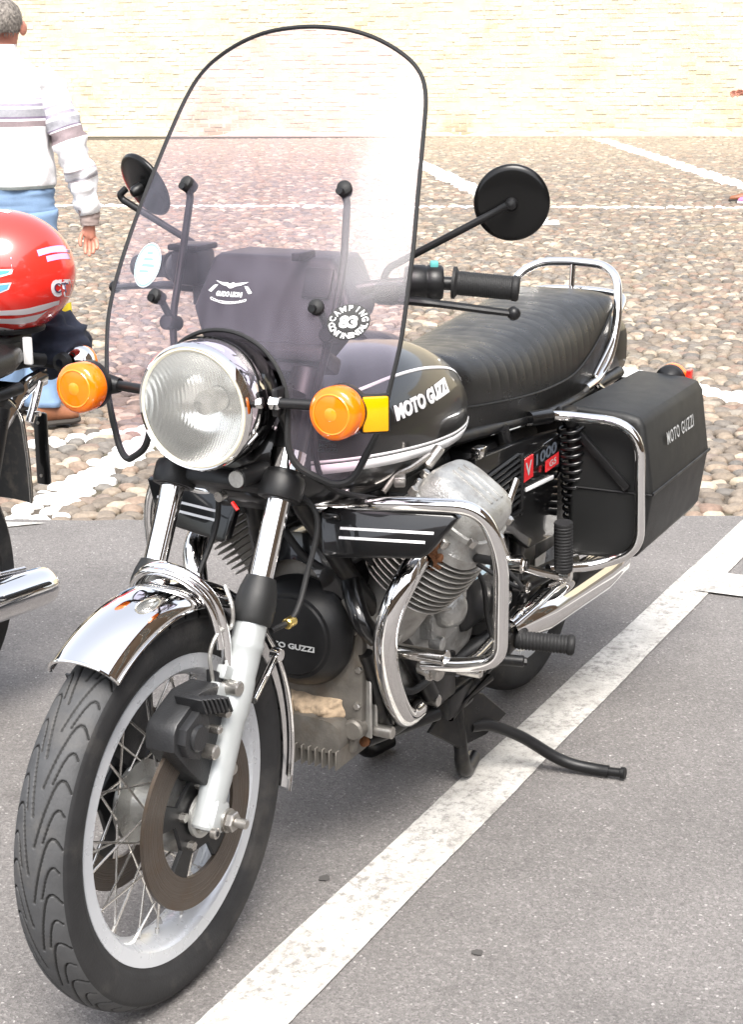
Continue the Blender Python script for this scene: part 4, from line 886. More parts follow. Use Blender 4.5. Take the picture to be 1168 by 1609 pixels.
# ---- side panels with louvres and badge
for s in (1, -1):
    Y = .158*s
    b = M(); b.prism([(.615, .700), (.42, .690), (.170, .668), (.165, .45), (.19, .435), (.33, .445), (.42, .50), (.50, .525), (.60, .555)], lambda u, v, d: (u, d, v), Y-.02*s, Y, .004, 2); sp = b.build('side_panel', BLACK, moto, 30)
    b = M(); b.box((.60, Y+.001*s, .712), (.035, .022, .022), bev=.004); b.build('panel_clip', CHROME_W, sp)
    lm = M(); lm.box((0, 0, 0), (.180, .007, .0045), bev=.0012, seg=1); lo = lm.build('louvre', PLASTIC, None); lme = lo.data; bpy.data.objects.remove(lo)
    for k in range(9):
        o = bpy.data.objects.new('louvre', lme); COL.objects.link(o); o.parent = sp; o.matrix_local = Matrix.Translation((.495-.004*k, Y+.005*s, .660-.0122*k)) @ Matrix.Rotation(R(4), 4, 'Y') @ Matrix.Rotation(-s*R(22), 4, 'X')
    b = M(); b.box((.395, Y+.006*s, .60), (.010, .010, .13), bev=.002); b.box((.48, Y+.006*s, .545), (.18, .010, .008), bev=.002); b.build('grille_edge', SATIN, sp)
    # badge : V 1000 over G5 ; x is viewer-right, seen from outside
    def bp_(cx, cz): return lambda x, y, d=.0: (cx-s*x, Y+s*(.0012+d), cz+y+.045*x)
    b = M(); f = bp_(.283, .634)
    def plate(mb, f, x0_, x1_, y0_, y1_, d0, d1):
        q = [(x0_, y0_), (x1_, y0_), (x1_, y1_), (x0_, y1_)]; mb.add([f(x, y, d0) for x, y in q]+[f(x, y, d1) for x, y in q], [(0, 1, 2, 3), (4, 5, 6, 7), (0, 1, 5, 4), (1, 2, 6, 5), (2, 3, 7, 6), (3, 0, 4, 7)])
    b.m = 3; plate(b, f, -.100, .100, -.019, .021, 0, .0025)
    b.m = 0; plate(b, f, -.099, -.045, -.030, .017, .0015, .0045); plate(b, f, .030, .102, -.042, -.016, .0015, .0045)
    b.m = 1; plate(b, f, -.043, .098, -.0165, .0175, .0026, .0042)
    b.m = 4; put_text(b, '1000', lambda x, y: f(.028+x, .0005+y, .0052), .025, width=.118, bold=.03); b.m = 2; put_text(b, 'V', lambda x, y: f(-.072+x, -.006+y, .0052), .030, width=.034, bold=.02); put_text(b, 'G5', lambda x, y: f(.066+x, -.029+y, .0052), .014, width=.04, bold=.02)
    o = b.build('badge', [REDP, BLACK, SILVERP, CHROME_W, GREYT], sp, 30); o['label'] = 'red and grey badge reading V 1000 G5'
    b = M(); b.box((.277, Y+.001*s, .5745), (.155, .003, .0085), Quaternion((0, 1, 0), R(-3)).to_matrix(), bev=.001); b.build('stripe', WHITE, sp)

b = M(); b.cyl((.59, .16, .290), (.565, .245, .288), .0115, seg=16, bev=.002); b.cyl((.565, .245, .288), (.563, .250, .288), .008, seg=6); b.build('stop_bolt', FRAMEB, moto)
b = M(); b.box((.36, 0, .52), (.36, .25, .36), bev=.03); b.build('battery_box', FRAMEB, moto)
for s in (1, -1): b = M(); b.box((.07, .118*s, .53), (.42, .008, .30), bev=.003); b.build('shade_panel', SATIN, moto)  # added black panels standing in for the shade over the rear rim
# ---- shock absorbers
for s in (1, -1):
    p0 = Vector((.175, .186*s, .700)); p1 = Vector((.105, .186*s, .405)); ax = (p1-p0).normalized(); L0 = (p1-p0).length
    b = M(); b.cyl(p0-ax*.02, p0+ax*.02, .018, seg=18, bev=.003); b.cyl(p0, p1, .011, seg=16); b.cyl(p0+ax*.16, p1, .018, seg=20, bev=.003); sh = b.build('shock_absorber', FRAMEB, moto)
    u, v, w = frame_from(ax); b = M(); n = 12*20; P = [p0+ax*(.022+.225*i/n)+u*.027*math.cos(2*PI*12*i/n)+v*.027*math.sin(2*PI*12*i/n) for i in range(n+1)]; b.tube(P, .0046, 10); b.build('spring', BLACK, sh)

# ---- engine
CK = Vector((.87, 0, .425))
b = M()
b.rings([superring(x, w, z1, .40, z0, 3.4, 3.4, 40) for x, w, z1, z0 in ((1.0, .085, .545, .285), (.995, .098, .56, .275), (.97, .110, .57, .265), (.84, .128, .56, .265), (.80, .140, .56, .265), (.70, .150, .56, .27), (.60, .150, .55, .28), (.56, .125, .53, .30), (.46, .10, .50, .32))], True, False, True, True)
eng = b.build('engine', ALLOY, moto, 45)
b = M(); b.rings([superring(x, .088, .31, .27, .245, 4, 4, 28) for x in (1.045, .78)], True, False, True, True); sm = b.build('sump', SUMPM, moto, 45)
fb = M(); fb.box((0, 0, 0), (.30, .0035, .036), bev=.001, seg=1); fo = fb.build('sump_fin', SUMPM); fme = fo.data; bpy.data.objects.remove(fo)
for k in range(13):
    o = bpy.data.objects.new('sump_fin', fme); COL.objects.link(o); o.parent = sm; o.matrix_local = Matrix.Translation((.905, -.084+.014*k, .238))
b = M()
b = M(); rr = []      # a crust of dried road dirt across the front of the casing
for i in range(27):
    row = []
    for j in range(37):
        y = -.088+.165*j/36; z = .256+.082*i/26; e = max(0., min(1., 6*min(i/26, 1-i/26, j/36, 1-j/36)))
        row.append((1.002+(.010+.012*pnoise(Vector((y*25, z*25, 2)))+.010*pnoise(Vector((y*80, z*80, 5)))+.006*pnoise(Vector((y*200, z*200, 1))))*e+.018*e, y+.006*pnoise(Vector((z*60, y*60, 0))), z+.006*pnoise(Vector((y*50, 7, z*50)))))
    rr.append(row)
b.rings(rr, closed_u=False); b.build('caked_dirt', MUD, sm, 180)
for k in range(5):   # vertical ribs of the front casing, left flank
    b = M(); b.box((.985-.016*k, .108+.003*k, .325), (.006, .035, .12), Quaternion((0, 0, 1), R(-20)).to_matrix(), bev=.002, seg=1); b.build('casing_rib', FINM, eng)
b = M(); b.prism([(-.085, .24), (.092, .235), (.112, .30), (.116, .45), (.085, .56), (.02, .60), (-.02, .60), (-.085, .56), (-.116, .45), (-.112, .30)], lambda u, v, d: (d, u, v), .985, 1.005, .005, 2); b.cyl((.99, .098, .285), (1.018, .098, .285), .020, seg=20, bev=.004); b.cyl((.99, .092, .515), (1.02, .092, .515), .018, seg=20, bev=.004); tcs = b.build('timing_case', SUMPM, eng)
for (yy, zz) in ((.104, .33), (.108, .40), (.100, .47), (-.104, .33), (-.108, .40), (.05, .252), (-.05, .252), (0, .59)): b = M(); b.cyl((1.003, yy, zz), (1.012, yy, zz), .0065, seg=6, bev=.001); b.build('case_bolt', STEEL, tcs)
b = M(); b.lathe([(.102, 0), (.104, .010), (.100, .018), (.096, .030), (.079, .046), (.073, .0465)], (1.01, 0, .462), (1, 0, 0), 64); b.lathe([(.0730, .0462), (.070, .050), (.0, .0515)], (1.01, 0, .462), (1, 0, 0), 64); ac = b.build('alternator_cover', SATIN, moto, 30)
b = M(); b.lathe([(.100, -.07), (.106, -.02), (.106, .012), (.08, .016), (.06, .03)], (1.0, -.008, .535), (1, 0, 0), 56); b.tube(spline([(1.0, .09, .56), (1.03, .115, .53), (1.04, .135, .50), (1.02, .15, .47)], 6), .018, 14); b.build('belt_cover', BLACK, ac, 50)
b = M(); put_text(b, 'MOTO GUZZI', lambda x, y: (1.0628, x-.006, .446+y), .0105, width=.112, bold=.03); thick(b, (1, 0, 0), .001).build('lettering', SILVERP, ac)
def cylinder(s):
    X = .895 if s > 0 else .845
    o3 = Vector((X, .0, .325)); a = Vector((0, .5736*s, .8192)); u = Vector((1, 0, 0)); v = a.cross(u)
    def P(t, p, q): return o3+a*t+u*p+v*q
    b = M(); b.lathe([(.062, .16), (.066, .18), (.066, .40), (.06, .405)], o3, a, 40); cy = b.build('cylinder', FINM, moto)
    nf = 10
    f = M(); rr = []
    fr_ = []
    for j in range(56):
        t = 2*PI*j/56; c_, s_ = math.cos(t), math.sin(t); fr_.append((.094*math.copysign(abs(c_)**.8, c_), .094*math.copysign(abs(s_)**.8, s_)))
    def ringf(z, k): return [Vector((p*k, q*k, z)) for p, q in fr_]
    f.rings([ringf(0, .62), ringf(.0004, .985), ringf(.0013, 1.), ringf(.0026, .985), ringf(.0032, .62)], True, False)
    fo = f.build('cooling_fin', FINM); fm = fo.data; bpy.data.objects.remove(fo)
    Mx = Matrix(((u.x, v.x, a.x, o3.x), (u.y, v.y, a.y, o3.y), (u.z, v.z, a.z, o3.z), (0, 0, 0, 1)))
    for k in range(nf):
        t = .2644+.0122*k; sc = .90+.10*min(1, k/4)
        o = bpy.data.objects.new('cooling_fin', fm); COL.objects.link(o); o.parent = cy; o.matrix_local = Mx @ Matrix.Translation((0, 0, t)) @ Matrix.Diagonal((sc, sc, 1, 1))
    # head and rocker cover: a rounded block that steps out at the rear
    h = M()
    def rr_(t, w1, w2, n=3.2, up=0, cx=0): return [P(t, cx+w1*math.copysign(abs(math.cos(x))**(2/n), math.cos(x)), up+w2*math.copysign(abs(math.sin(x))**(2/n), math.sin(x))) for x in [2*PI*j/56 for j in range(56)]]
    h.rings([rr_(.382, .075, .075), rr_(.384, .090, .088), rr_(.402, .090, .088), rr_(.408, .086, .084), rr_(.432, .083, .080)], True, False, True, True); hd = h.build('cylinder_head', ALLOY, moto, 35)
    h = M(); h.rings([rr_(.432, .080, .077, 3.6), rr_(.434, .086, .082, 3.6), rr_(.442, .086, .082, 3.6), rr_(.444, .081, .077, 3.6), rr_(.474, .078, .073, 3.6), rr_(.490, .070, .064, 3.4), rr_(.497, .052, .046, 3), rr_(.499, .02, .02, 2)], True, False, False, True)
    for k in (-1, 0, 1): h.box(P(.494, .022*k, 0), (.007, .09, .014), a.to_track_quat('Z', 'Y').to_matrix(), bev=.002)
    h.build('rocker_cover', ALLOY, hd, 40)
    for (p, q) in ((.078, .068), (-.078, .068), (.078, -.068), (-.078, -.068), (0, .086), (0, -.086)): bl = M(); bl.cyl(P(.438, p, q), P(.452, p, q), .008, seg=6, bev=.001); bl.build('head_bolt', STEEL, hd)
    for (p, q) in ((.080, -.072), (-.02, -.09), (.083, .03)): bl = M(); bl.cyl(P(.402, p, q), P(.420, p, q), .009, seg=12, bev=.002); bl.build('head_bolt', STEEL, hd)
    # finned exhaust flange nut, rusty
    n = M(); pe = Vector((.962, .226*s, .632)); dv = Vector((.80, -.06*s, -.48)).normalized()
    n.lathe([(.022, -.01), (.027, 0), (.027, .03), (.022, .034)], pe, dv, 28)
    uu, vv, ww = frame_from(dv)
    for k in range(9):
        t = 2*PI*k/9; n.box(pe+dv*.018+(uu*math.cos(t)+vv*math.sin(t))*.030, (.012, .012, .026), Matrix((uu*math.cos(t)+vv*math.sin(t), -uu*math.sin(t)+vv*math.cos(t), dv)).transposed(), bev=.003, seg=1)
    n.build('exhaust_flange', RUST, hd)
    # spark plug cap and lead, carburettor
    c = M(); c.tube(spline([P(.42, .05, .09), P(.44, .06, .12), P(.41, .03, .16), Vector((.90, .05*s, .70))], 6), .004, 8); c.cyl(P(.41, .045, .082), P(.435, .058, .112), .008, seg=12); c.build('plug_lead', RUBBER, hd)
    c = M(); pc = Vector((.735, .155*s, .600)); c.cyl(pc+Vector((.05, .03*s, .02)), pc+Vector((-.06, -.01*s, -.005)), .026, seg=20, bev=.003); c.cyl(pc+Vector((0, .01*s, .06)), pc+Vector((0, .01*s, -.05)), .024, seg=20, bev=.003); c.build('carburettor', ALLOY, moto)
    return P
for s in (1, -1): cylinder(s)
b = M(); b.box((.955, .165, .742), (.05, .02, .018), Quaternion((0, 0, 1), R(25)).to_matrix(), bev=.003); b.cyl((.90, .19, .755), (.875, .205, .785), .010, seg=12, bev=.002); b.tube(spline([(.99, .15, .725), (.96, .16, .748), (.93, .175, .757), (.895, .195, .775)], 5), .005, 8); b.build('fuel_tap', STEEL, moto)
# lower left casing: starter dome, flange, wires
b = M(); b.lathe([(.0, .060), (.018, .057), (.032, .046), (.0385, .026), (.040, 0), (.04, -.05)], (.765, .150, .452), (.35, .93, .05), 40); b.prism([(.815, .400), (.81, .50), (.76, .550), (.70, .555), (.66, .52), (.66, .44), (.70, .39), (.76, .38)], lambda u, v, d: (u, d, v), .115, .165, .008, 2); b.cyl((.80, .15, .392), (.80, .178, .390), .013, seg=18, bev=.003); b.build('starter_housing', ALLOY, moto, 40)
b = M(); b.tube(spline([(.77, .205, .458), (.85, .172, .470), (.93, .150, .475), (.955, .145, .44)], 6), .0035, 8); b.tube(spline([(.88, .163, .478), (.92, .155, .45), (.96, .150, .43)], 6), .003, 8); b.build('starter_wire', FINM, moto)
b = M(); b.box((.595, .162, .466), (.075, .004, .048), Quaternion((0, 1, 0), R(-25)).to_matrix(), bev=.001); b.build('side_tag', PALEBLUE, moto)
b = M(); b.cyl((.64, .02, .50), (.64, .165, .50), .045, seg=28, bev=.006); b.box((.60, .10, .42), (.14, .13, .12), bev=.02); b.box((.48, .12, .42), (.16, .06, .16), bev=.02); b.build('gearbox', SATIN, moto, 45)

for pts, r_ in (([(1.08, .05, .70), (1.0, .10, .62), (.93, .13, .56), (.86, .15, .52)], .006), ([(1.05, -.02, .66), (1.03, .02, .60), (1.0, .06, .58), (.94, .10, .60)], .007), ([(.92, .12, .70), (.80, .165, .66), (.73, .17, .62)], .008), ([(.72, .17, .55), (.64, .185, .47), (.60, .18, .38), (.58, .19, .31)], .005), ([(.95, .14, .36), (.90, .16, .33), (.80, .165, .33), (.70, .165, .30)], .007)):
    b = M(); b.tube(spline(pts, 8), r_, 10); b.build('hose', RUBBER, moto)
# ---- exhausts
for s in (1, -1):
    X0 = .895 if s > 0 else .845
    pe = Vector((X0, .7071*s*.325, .405+.7071*.325))+Vector((.085, 0, 0))+Vector((0, .7071*s, .7071)).cross(Vector((1, 0, 0)))*-.028*1
    pts = [(.985, .220*s, .622), (1.030, .213*s, .588), (1.052, .198*s, .540), (1.056, .186*s, .485), (1.035, .178*s, .425), (1.000, .172*s, .365), (.955, .165*s, .312), (.915, .158*s, .288), (.86, .15*s, .280)]
    b = M(); b.tube(spline(pts, 7), .0215, 20); b.build('exhaust_pipe', CHROME, moto, 180)
    b = M(); b.tube(spline([(.88, .150*s, .281), (.80, .110*s, .278), (.66, .120*s, .285), (.56, .165*s, .318), (.51, .195*s, .335)], 6), .0205, 18); b.build('link_pipe', SATIN, moto); b = M()
    b.lathe([(.020, 0), (.024, .01), (.045, .14), (.046, .20), (.046, .46), (.040, .53), (.034, .60), (.029, .605), (.027, .58)], (.53, .198*s, .336), (-1, .03*s, -.035), 32); b.tube(spline([(.55, .215*s, .352), (.45, .222*s, .362), (.36, .225*s, .372), (.30, .225*s, .368)], 5), .007, 10); b.build('muffler', CHROME, moto, 60)

# ---- crash bars and their leg shields
for s in (1, -1):
    kb = 1. if s > 0 else .905; zb = 0. if s > 0 else -.018
    b = M(); b.tube(bend([(1.075, .040*s, .708), (1.055, .20*s, .727+zb), (1.018-(.03 if s < 0 else 0), .345*s*kb, .728+zb), (.992, .372*s*kb, .640), (.978, .366*s*kb, .450), (.980, .300*s, .430), (.982, .222*s, .424)], [.05, .05, .075, .1, .085, .06, .06], 10), .0130, 20)
    cb = b.build('crash_bar', CHROME, moto, 60)
    b = M(); b.tube([(.985, .13*s, .440), (.982, .262*s, .438)], .0135, 18); b.cyl((.982, .262*s, .438), (.982, .268*s, .438), .0155, seg=20, bev=.001); b.build('crash_bar_stub', CHROME_W, cb)
    b = M(); b.cyl((.95, .20*s, .405), (.955, .245*s, .397), .015, seg=18, bev=.003); b.cyl((.952, .22*s, .401), (.953, .23*s, .400), .020, seg=6); b.build('clamp_bolt', STEEL, cb)
    b = M(); poly = [(.080, .706), (.092, .716), (.300, .716), (.310, .708), (.270, .650), (.258, .642), (.105, .634), (.094, .640)]
    b.prism([(s*p, q) for p, q in poly], lambda u, v, d: (d-(v-.68)*.35-(abs(u)-.2)*.25, u, v), 1.048, 1.072, .006, 3); ls = b.build('leg_shield', BLACK, moto, 40)
    b = M()
    def lsp(u, v, off): return (1.072-(v-.68)*.35-(abs(u)-.2)*.25+off, u, v)
    for z in (.684, .669):
        x0_, x1_ = (.120, .275-(.684-z)*.8); b.add([lsp(s*x0_, z-.0022, .0008), lsp(s*x1_, z-.0022, .0008), lsp(s*x1_, z+.0022, .0008), lsp(s*x0_, z+.0022, .0008)], [(0, 1, 2, 3)])
    b.build('stripe', WHITE, ls)
    b = M(); b.box(lsp(s*.105, .703, .002), (.008, .032, .012), bev=.003); b.build('shield_clip', BLACK, ls)

# ---- panniers
for s in (1, -1):
    YI = .180
    prof = [(YI, .722), (.300, .716), (.333, .708), (.346, .690), (.366, .560), (.368, .548), (.366, .536), (.348, .420), (.335, .402), (.305, .393), (YI, .388)]
    def pr3(u, v, d):
        k = (.165-d)/.48; return (d, s*(u-max(0, u-YI)*.07*k), v-.004*k)
    b = M(); b.prism(prof, pr3, .165, -.315, .016, 4); pn = b.build('pannier', PLASTIC, moto, 40)
    b = M(); q = [pr3(.3685, .545, d) for d in np.linspace(.160, -.312, 12)]; b.tube(q, .0034, 8)
    b.tube([pr3(.3685, .545, .167), pr3(.30, .545, .1665), pr3(.20, .545, .1665)], .0022, 6); b.build('lid_seam', SATIN, pn)
    def pt(x, y, off): return Vector(pr3(.351+(.690-(.640+y))*.020/.130+off, .640+y, -.075-s*x*1.0 if s > 0 else -.075+x))
    b = M(); put_text(b, 'MOTO GUZZI', lambda x, y: pt(x, y+.0, .0015), .028, width=.215, bold=.012, space=1.2); b.build('lettering', SILVERP, pn)
    b = M(); b.box((.172, .235*s, .635), (.012, .23, .018), Quaternion((1, 0, 0), -s*R(44)).to_matrix(), bev=.003); b.build('strap', SATIN, pn)
    b = M(); b.tube(bend([(.285, .145*s, .715), (.205, .165*s, .708), (.190, .345*s, .700), (.185, .352*s, .425), (.200, .26*s, .385), (.30, .19*s, .395)], [.04, .04, .075, .075, .05, .05], 9), .0115, 16); b.tube(bend([(.19, .19*s, .395), (-.10, .24*s, .378), (-.29, .30*s, .39)], .04), .009, 12); b.build('pannier_rail', CHROME, moto, 60)
    b = M(); b.tube([(.305, .14*s, .716), (.235, .160*s, .711)], .0165, 14); b.build('rail_socket', BLACK, moto)

# ---- pegs, levers, stands
for s in (1, -1):
    b = M(); pr = [(0, 0), (.014, 0), (.0175, .004)]
    for k in range(14): pr += [(.0175, .008+.007*k), (.0192, .0095+.007*k), (.0192, .0130+.007*k), (.0175, .0145+.007*k)]
    pr += [(.0215, .110), (.0215, .117), (.018, .121), (0, .122)]; b.lathe(pr, (.520, .205*s, .313), (-.42, .90*s, -.10), 24); b.build('footpeg', RUBBER, moto, 60)
    b = M(); b.box((.525, .190*s, .315), (.05, .035, .055), bev=.008); b.cyl((.55, .195*s, .325), (.55, .212*s, .325), .011, seg=14, bev=.002); b.tube(spline([(.53, .17*s, .31), (.47, .16*s, .28), (.40, .14*s, .27)], 5), .012, 12); b.build('peg_bracket', FRAMEB, moto)
    pr = [(0, 0), (.0175, 0), (.019, .004)]
    for k in range(14): pr += [(.0185, .006+.0068*k), (.0198, .0072+.0068*k), (.0198, .0100+.0068*k), (.0185, .0112+.0068*k)]
    pr += [(.0198, .105), (.0185, .108), (0, .108)]; b = M(); b.lathe(pr, (.362, .248*s, .418), (.10, .01*s, 1), 24); pp = b.build('passenger_peg', RUBBER, moto, 60)
    b = M(); b.cyl((.362, .235*s, .408), (.362, .265*s, .408), .013, seg=16, bev=.003); b.tube(spline([(.362, .24*s, .405), (.42, .20*s, .43), (.46, .165*s, .46), (.50, .15*s, .55)], 5), .0095, 12); b.cyl((.465, .16*s, .452), (.46, .20*s, .452), .019, seg=18, bev=.004); b.cyl((.46, .198*s, .452), (.46, .208*s, .452), .012, seg=6, bev=.001); b.cyl((.43, .165*s, .395), (.43, .20*s, .395), .013, seg=16, bev=.003); b.cyl((.51, .16*s, .395), (.51, .19*s, .395), .015, seg=16, bev=.003); b.build('peg_bracket', CHROME_W, moto)
b = M(); b.tube(bend([(.50, .155, .50), (.49, .172, .58), (.44, .17, .62)], .03), .010, 12); b.build('brake_linkage', CHROME_W, moto); b = M(); b.tube(spline([(.585, .195, .335), (.59, .20, .40), (.57, .19, .45)], 5), .006, 8); b.build('brake_linkage', CHROME_W, moto)
b = M(); b.tube(bend([(.56, .185, .335), (.68, .195, .332), (.78, .20, .338)], .03), .0085, 12); b.cyl((.78, .195, .338), (.775, .245, .336), .011, seg=16, bev=.003); b.build('gear_lever', CHROME_W, moto)
b = M(); b.tube([(.56, .17, .24), (.70, .145, .20), (.44, .165, .285)], .009, 10); b.box((.74, .145, .295), (.10, .02, .09), bev=.006); b.box((.66, .14, .225), (.12, .03, .05), bev=.008); b.build('stand_bracket', FRAMEB, moto)
b = M()
for s in (1, -1):
    b.tube(bend([(.62, .115*s, .245), (.585, .118*s, .085), (.575, .118*s, .04), (.545, .112*s, .018), (.475, .098*s, .019)], [.03, .03, .03, .03, .03], 6), [.0145]*7+[.016]*16+[.017]*3, 14)
b.tube([(.615, -.12, .225), (.615, .12, .225)], .012, 12); b.build('centre_stand', FRAMEB, moto)
b = M(); b.prism([(.62, .225), (.70, .16), (.605, .095), (.52, .095), (.45, .12), (.53, .19)], lambda u, v, d: (u, d-(u-.6)*.25, v), .118, .126, .002, 1); b.build('stand_plate', FRAMEB, moto)
b = M(); b.tube(spline([(.560, .128, .125), (.520, .155, .118), (.475, .205, .085), (.440, .262, .040), (.425, .300, .022), (.415, .345, .016), (.412, .375, .0155)], 7), .0125, 16); b.cyl((.4125, .372, .0155), (.410, .408, .0165), .0095, seg=14, bev=.002); b.cyl((.410, .400, .0165), (.4095, .411, .017), .0125, seg=14, bev=.002); b.build('side_stand', SATIN, moto)
# rear mudguard and swing arm
b = M(); rr = []
for i in range(30):
    a = R(25)+R(140)*i/29; ring = [(0+(.35-.02*(1-math.cos(q*PI/2)))*math.cos(a), .075*math.sin(q*PI/2), .322+(.35-.02*(1-math.cos(q*PI/2)))*math.sin(a)) for q in np.linspace(-1, 1, 13)]; ring += [(p[0]*.985, p[1]*.98, (p[2]-.322)*.985+.322) for p in ring[::-1]]; rr.append(ring)
b.rings(rr, True, False, True, True); b.build('rear_mudguard', FRAMEB, moto, 60)
b = M(); b.box((.30, 0, .63), (.34, .24, .12), bev=.03); b.box((.70, 0, .66), (.34, .16, .10), bev=.03); b.build('electrics_tray', FRAMEB, moto, 60)
# ------------------------------------------------------------------ house across the square, behind the camera (seen only in the chrome and the black paint)
hd_ = Vector((.889, .458, 0)); hr_ = Vector((-.458, .889, 0)); HW = hd_*20
HMx = Matrix(((hr_.x, hd_.x, 0, HW.x), (hr_.y, hd_.y, 0, HW.y), (0, 0, 1, 0), (0, 0, 0, 1)))
OCHRE = mat('brown_render', (.13, .082, .048), .9, var=.15, vscale=2); SHUT = mat('dark_shutter', (.045, .05, .04), .6); STONE = mat('pale_stone', (.38, .34, .28), .8, var=.1)
TILE = mat('roof_tile', (.28, .13, .08), .85, var=.25, vscale=20)
b = M(); b.box((0, 4, 3.2), (46, 8, 6.6), bev=.02); b.box((0, -.05, .5), (46.1, .12, 1.2), bev=.02); house = b.build('town_house', OCHRE); house.matrix_world = HMx
tag(house, 'long brown rendered house across the square, mirrored in the chrome', 'house')
b = M(); b.box((0, 3.8, 6.67), (47.5, 9.6, .34), bev=.03); b.build('roof', TILE, house)
for k in range(11):
    for zf in (1.2, 4.0):
        b = M(); b.box((-20+4*k, -.02, zf+.9), (1.25, .14, 2.1), bev=.02); w = b.build('window', STONE, house)
        b = M(); b.box((-20+4*k-.27, -.07, zf+.9), (.5, .06, 1.8), bev=.01); b.box((-20+4*k+.27, -.07, zf+.9), (.5, .06, 1.8), bev=.01); b.build('shutter', SHUT, w)

sr_ = Vector((-.889, -.458, 0)); sf_ = Vector((-.458, .889, 0)); SMx = Matrix(((sr_.x, sf_.x, 0, sf_.x*16+hd_.x*6), (sr_.y, sf_.y, 0, sf_.y*16+hd_.y*6), (0, 0, 1, 0), (0, 0, 0, 1)))
b = M(); b.box((0, 4, 8.2), (26, 8, 16.6), bev=.02); b.box((0, -.05, .5), (26.1, .12, 1.2), bev=.02); side_h = b.build('town_house', OCHRE); side_h.matrix_world = SMx
tag(side_h, 'tall brown house on the right side of the square, mirrored in the black tank', 'house')
b = M(); b.box((0, 3.8, 16.67), (27.5, 9.6, .34), bev=.03); b.build('roof', TILE, side_h)
for k in range(7):
    for zf in (1.2, 4.9, 8.6, 12.3):
        b = M(); b.box((-11+3.7*k, -.02, zf+.9), (1.25, .14, 2.1), bev=.02); w = b.build('window', STONE, side_h)
        b = M(); b.box((-11+3.7*k-.27, -.07, zf+.9), (.5, .06, 1.8), bev=.01); b.build('shutter', SHUT, w); b = M(); b.box((-11+3.7*k+.27, -.07, zf+.9), (.5, .06, 1.8), bev=.01); b.build('shutter', SHUT, w)
# ------------------------------------------------------------------ neighbouring motorcycle (its tail only comes into the picture)
nb_ = empty('motorcycle', (.84, -1.05, 0)); tag(nb_, 'neighbouring motorcycle at the left edge, its black tail and chrome silencer in view', 'motorcycle')
class NB:   # builds in world coordinates, parents to the tail's empty
    pass
def nbuild(b, name, m, par=None, ang=40):
    o = b.build(name, m, None, ang)
    if par is None: o.parent = nb_; o.matrix_parent_inverse = Matrix.Translation((-.84, 1.05, 0))
    else: o.parent = par
    return o
NY = -1.05
t = M(); t.lathe([(.225, -.04), (.25, -.062), (.29, -.062), (.315, -.04), (.325, 0), (.315, .04), (.29, .062), (.25, .062), (.225, .04)], (.875, NY-.02, .325), (0, 1, 0), 72); tw_ = nbuild(t, 'wheel', TYRE)
t = M(); t.lathe([(.225, -.04), (.20, -.03), (.20, .03), (.225, .04)], (.875, NY-.02, .325), (0, 1, 0), 48); t.lathe([(0, -.06), (.07, -.06), (.07, .06), (0, .06)], (.875, NY-.02, .325), (0, 1, 0), 32)
for k in range(6): t.box((.875+.13*math.cos(k*PI/3), NY-.02, .325+.13*math.sin(k*PI/3)), (.15, .02, .035), Quaternion((0, 1, 0), -k*PI/3).to_matrix(), bev=.005)
nbuild(t, 'rim', SILVER, tw_)
path = spline([(.84, .765), (.72, .755), (.60, .725), (.545, .675), (.530, .60), (.524, .53), (.522, .462)], 8)
rr = []
for q in path:
    rr.append([(q.x+.016*(abs(w)**2), NY-.02+.085*w, q.y) for w in np.linspace(-1, 1, 9)]+[(q.x-.008+.016*(abs(w)**2), NY-.02+.087*w, q.y+.004) for w in np.linspace(1, -1, 9)])
b = M(); b.rings(rr, True, False, True, True); GUARDB = mat('dusty_black', (.02, .02, .02), .5, var=.3, vscale=30, dirt=(.12, .10, .075), dscale=30, damt=.6); ng = nbuild(b, 'rear_mudguard', GUARDB)
b = M(); b.tube([(q.x+.016, NY+.066, q.y) for q in path[18:]], .0032, 8); nbuild(b, 'edge_bead', CHROME_W, ng)
b = M(); b.box((.405, NY-.0, .556), (.018, .034, .175), bev=.006); b.m = 1
for z in (.62, .492): b.cyl((.414, NY, z), (.4165, NY, z), .004, seg=10)
nbuild(b, 'plate_holder', [BLACK, STEEL])
b = M(); S1 = spline([(.72, -.99, .620), (.66, -.99, .632), (.615, -.99, .655), (.565, -.99, .692), (.52, -.99, .728), (.45, -.99, .742)], 8)
b.rings([[(q.x-.006, q.y-.020, q.z+.016), (q.x, q.y+.004, q.z+.018), (q.x+.003, q.y+.010, q.z), (q.x, q.y+.004, q.z-.018), (q.x-.006, q.y-.020, q.z-.016)] for q in S1], True, False, True, True); b.tube(spline([(.525, -.985, .650), (.500, -.985, .695), (.480, -.985, .735)], 6), .010, 10); b.cyl((.515, -1.0, .668), (.510, -.965, .668), .006, seg=10); nbuild(b, 'tail_bracket', CHROME)
b = M(); b.tube([(.55, NY, .775), (.405, NY+.0, .762), (.350, NY+.085, .748)], .0105, 12); b.tube([(.50, NY+.05, .790), (.46, NY+.065, .782)], .015, 12); b.lathe([(.01, .018), (.022, .014), (.024, 0)], (.412, NY+.085, .770), (1, 0, 0), 20); ns = nbuild(b, 'turn_signal', SATIN)
b = M(); b.lathe([(0, .016), (.02, .013), (.035, .003), (.0395, -.012), (.0395, -.022)], (.388, NY+.100, .766), (1, .15, .1), 36); nbuild(b, 'lamp_shell', CHROME, ns)
b = M(); b.lathe([(.0385, -.022), (.0385, -.034), (.03, -.042), (0, -.044)], (.388, NY+.100, .766), (1, .15, .1), 36); nbuild(b, 'lens', ORANGE, ns)
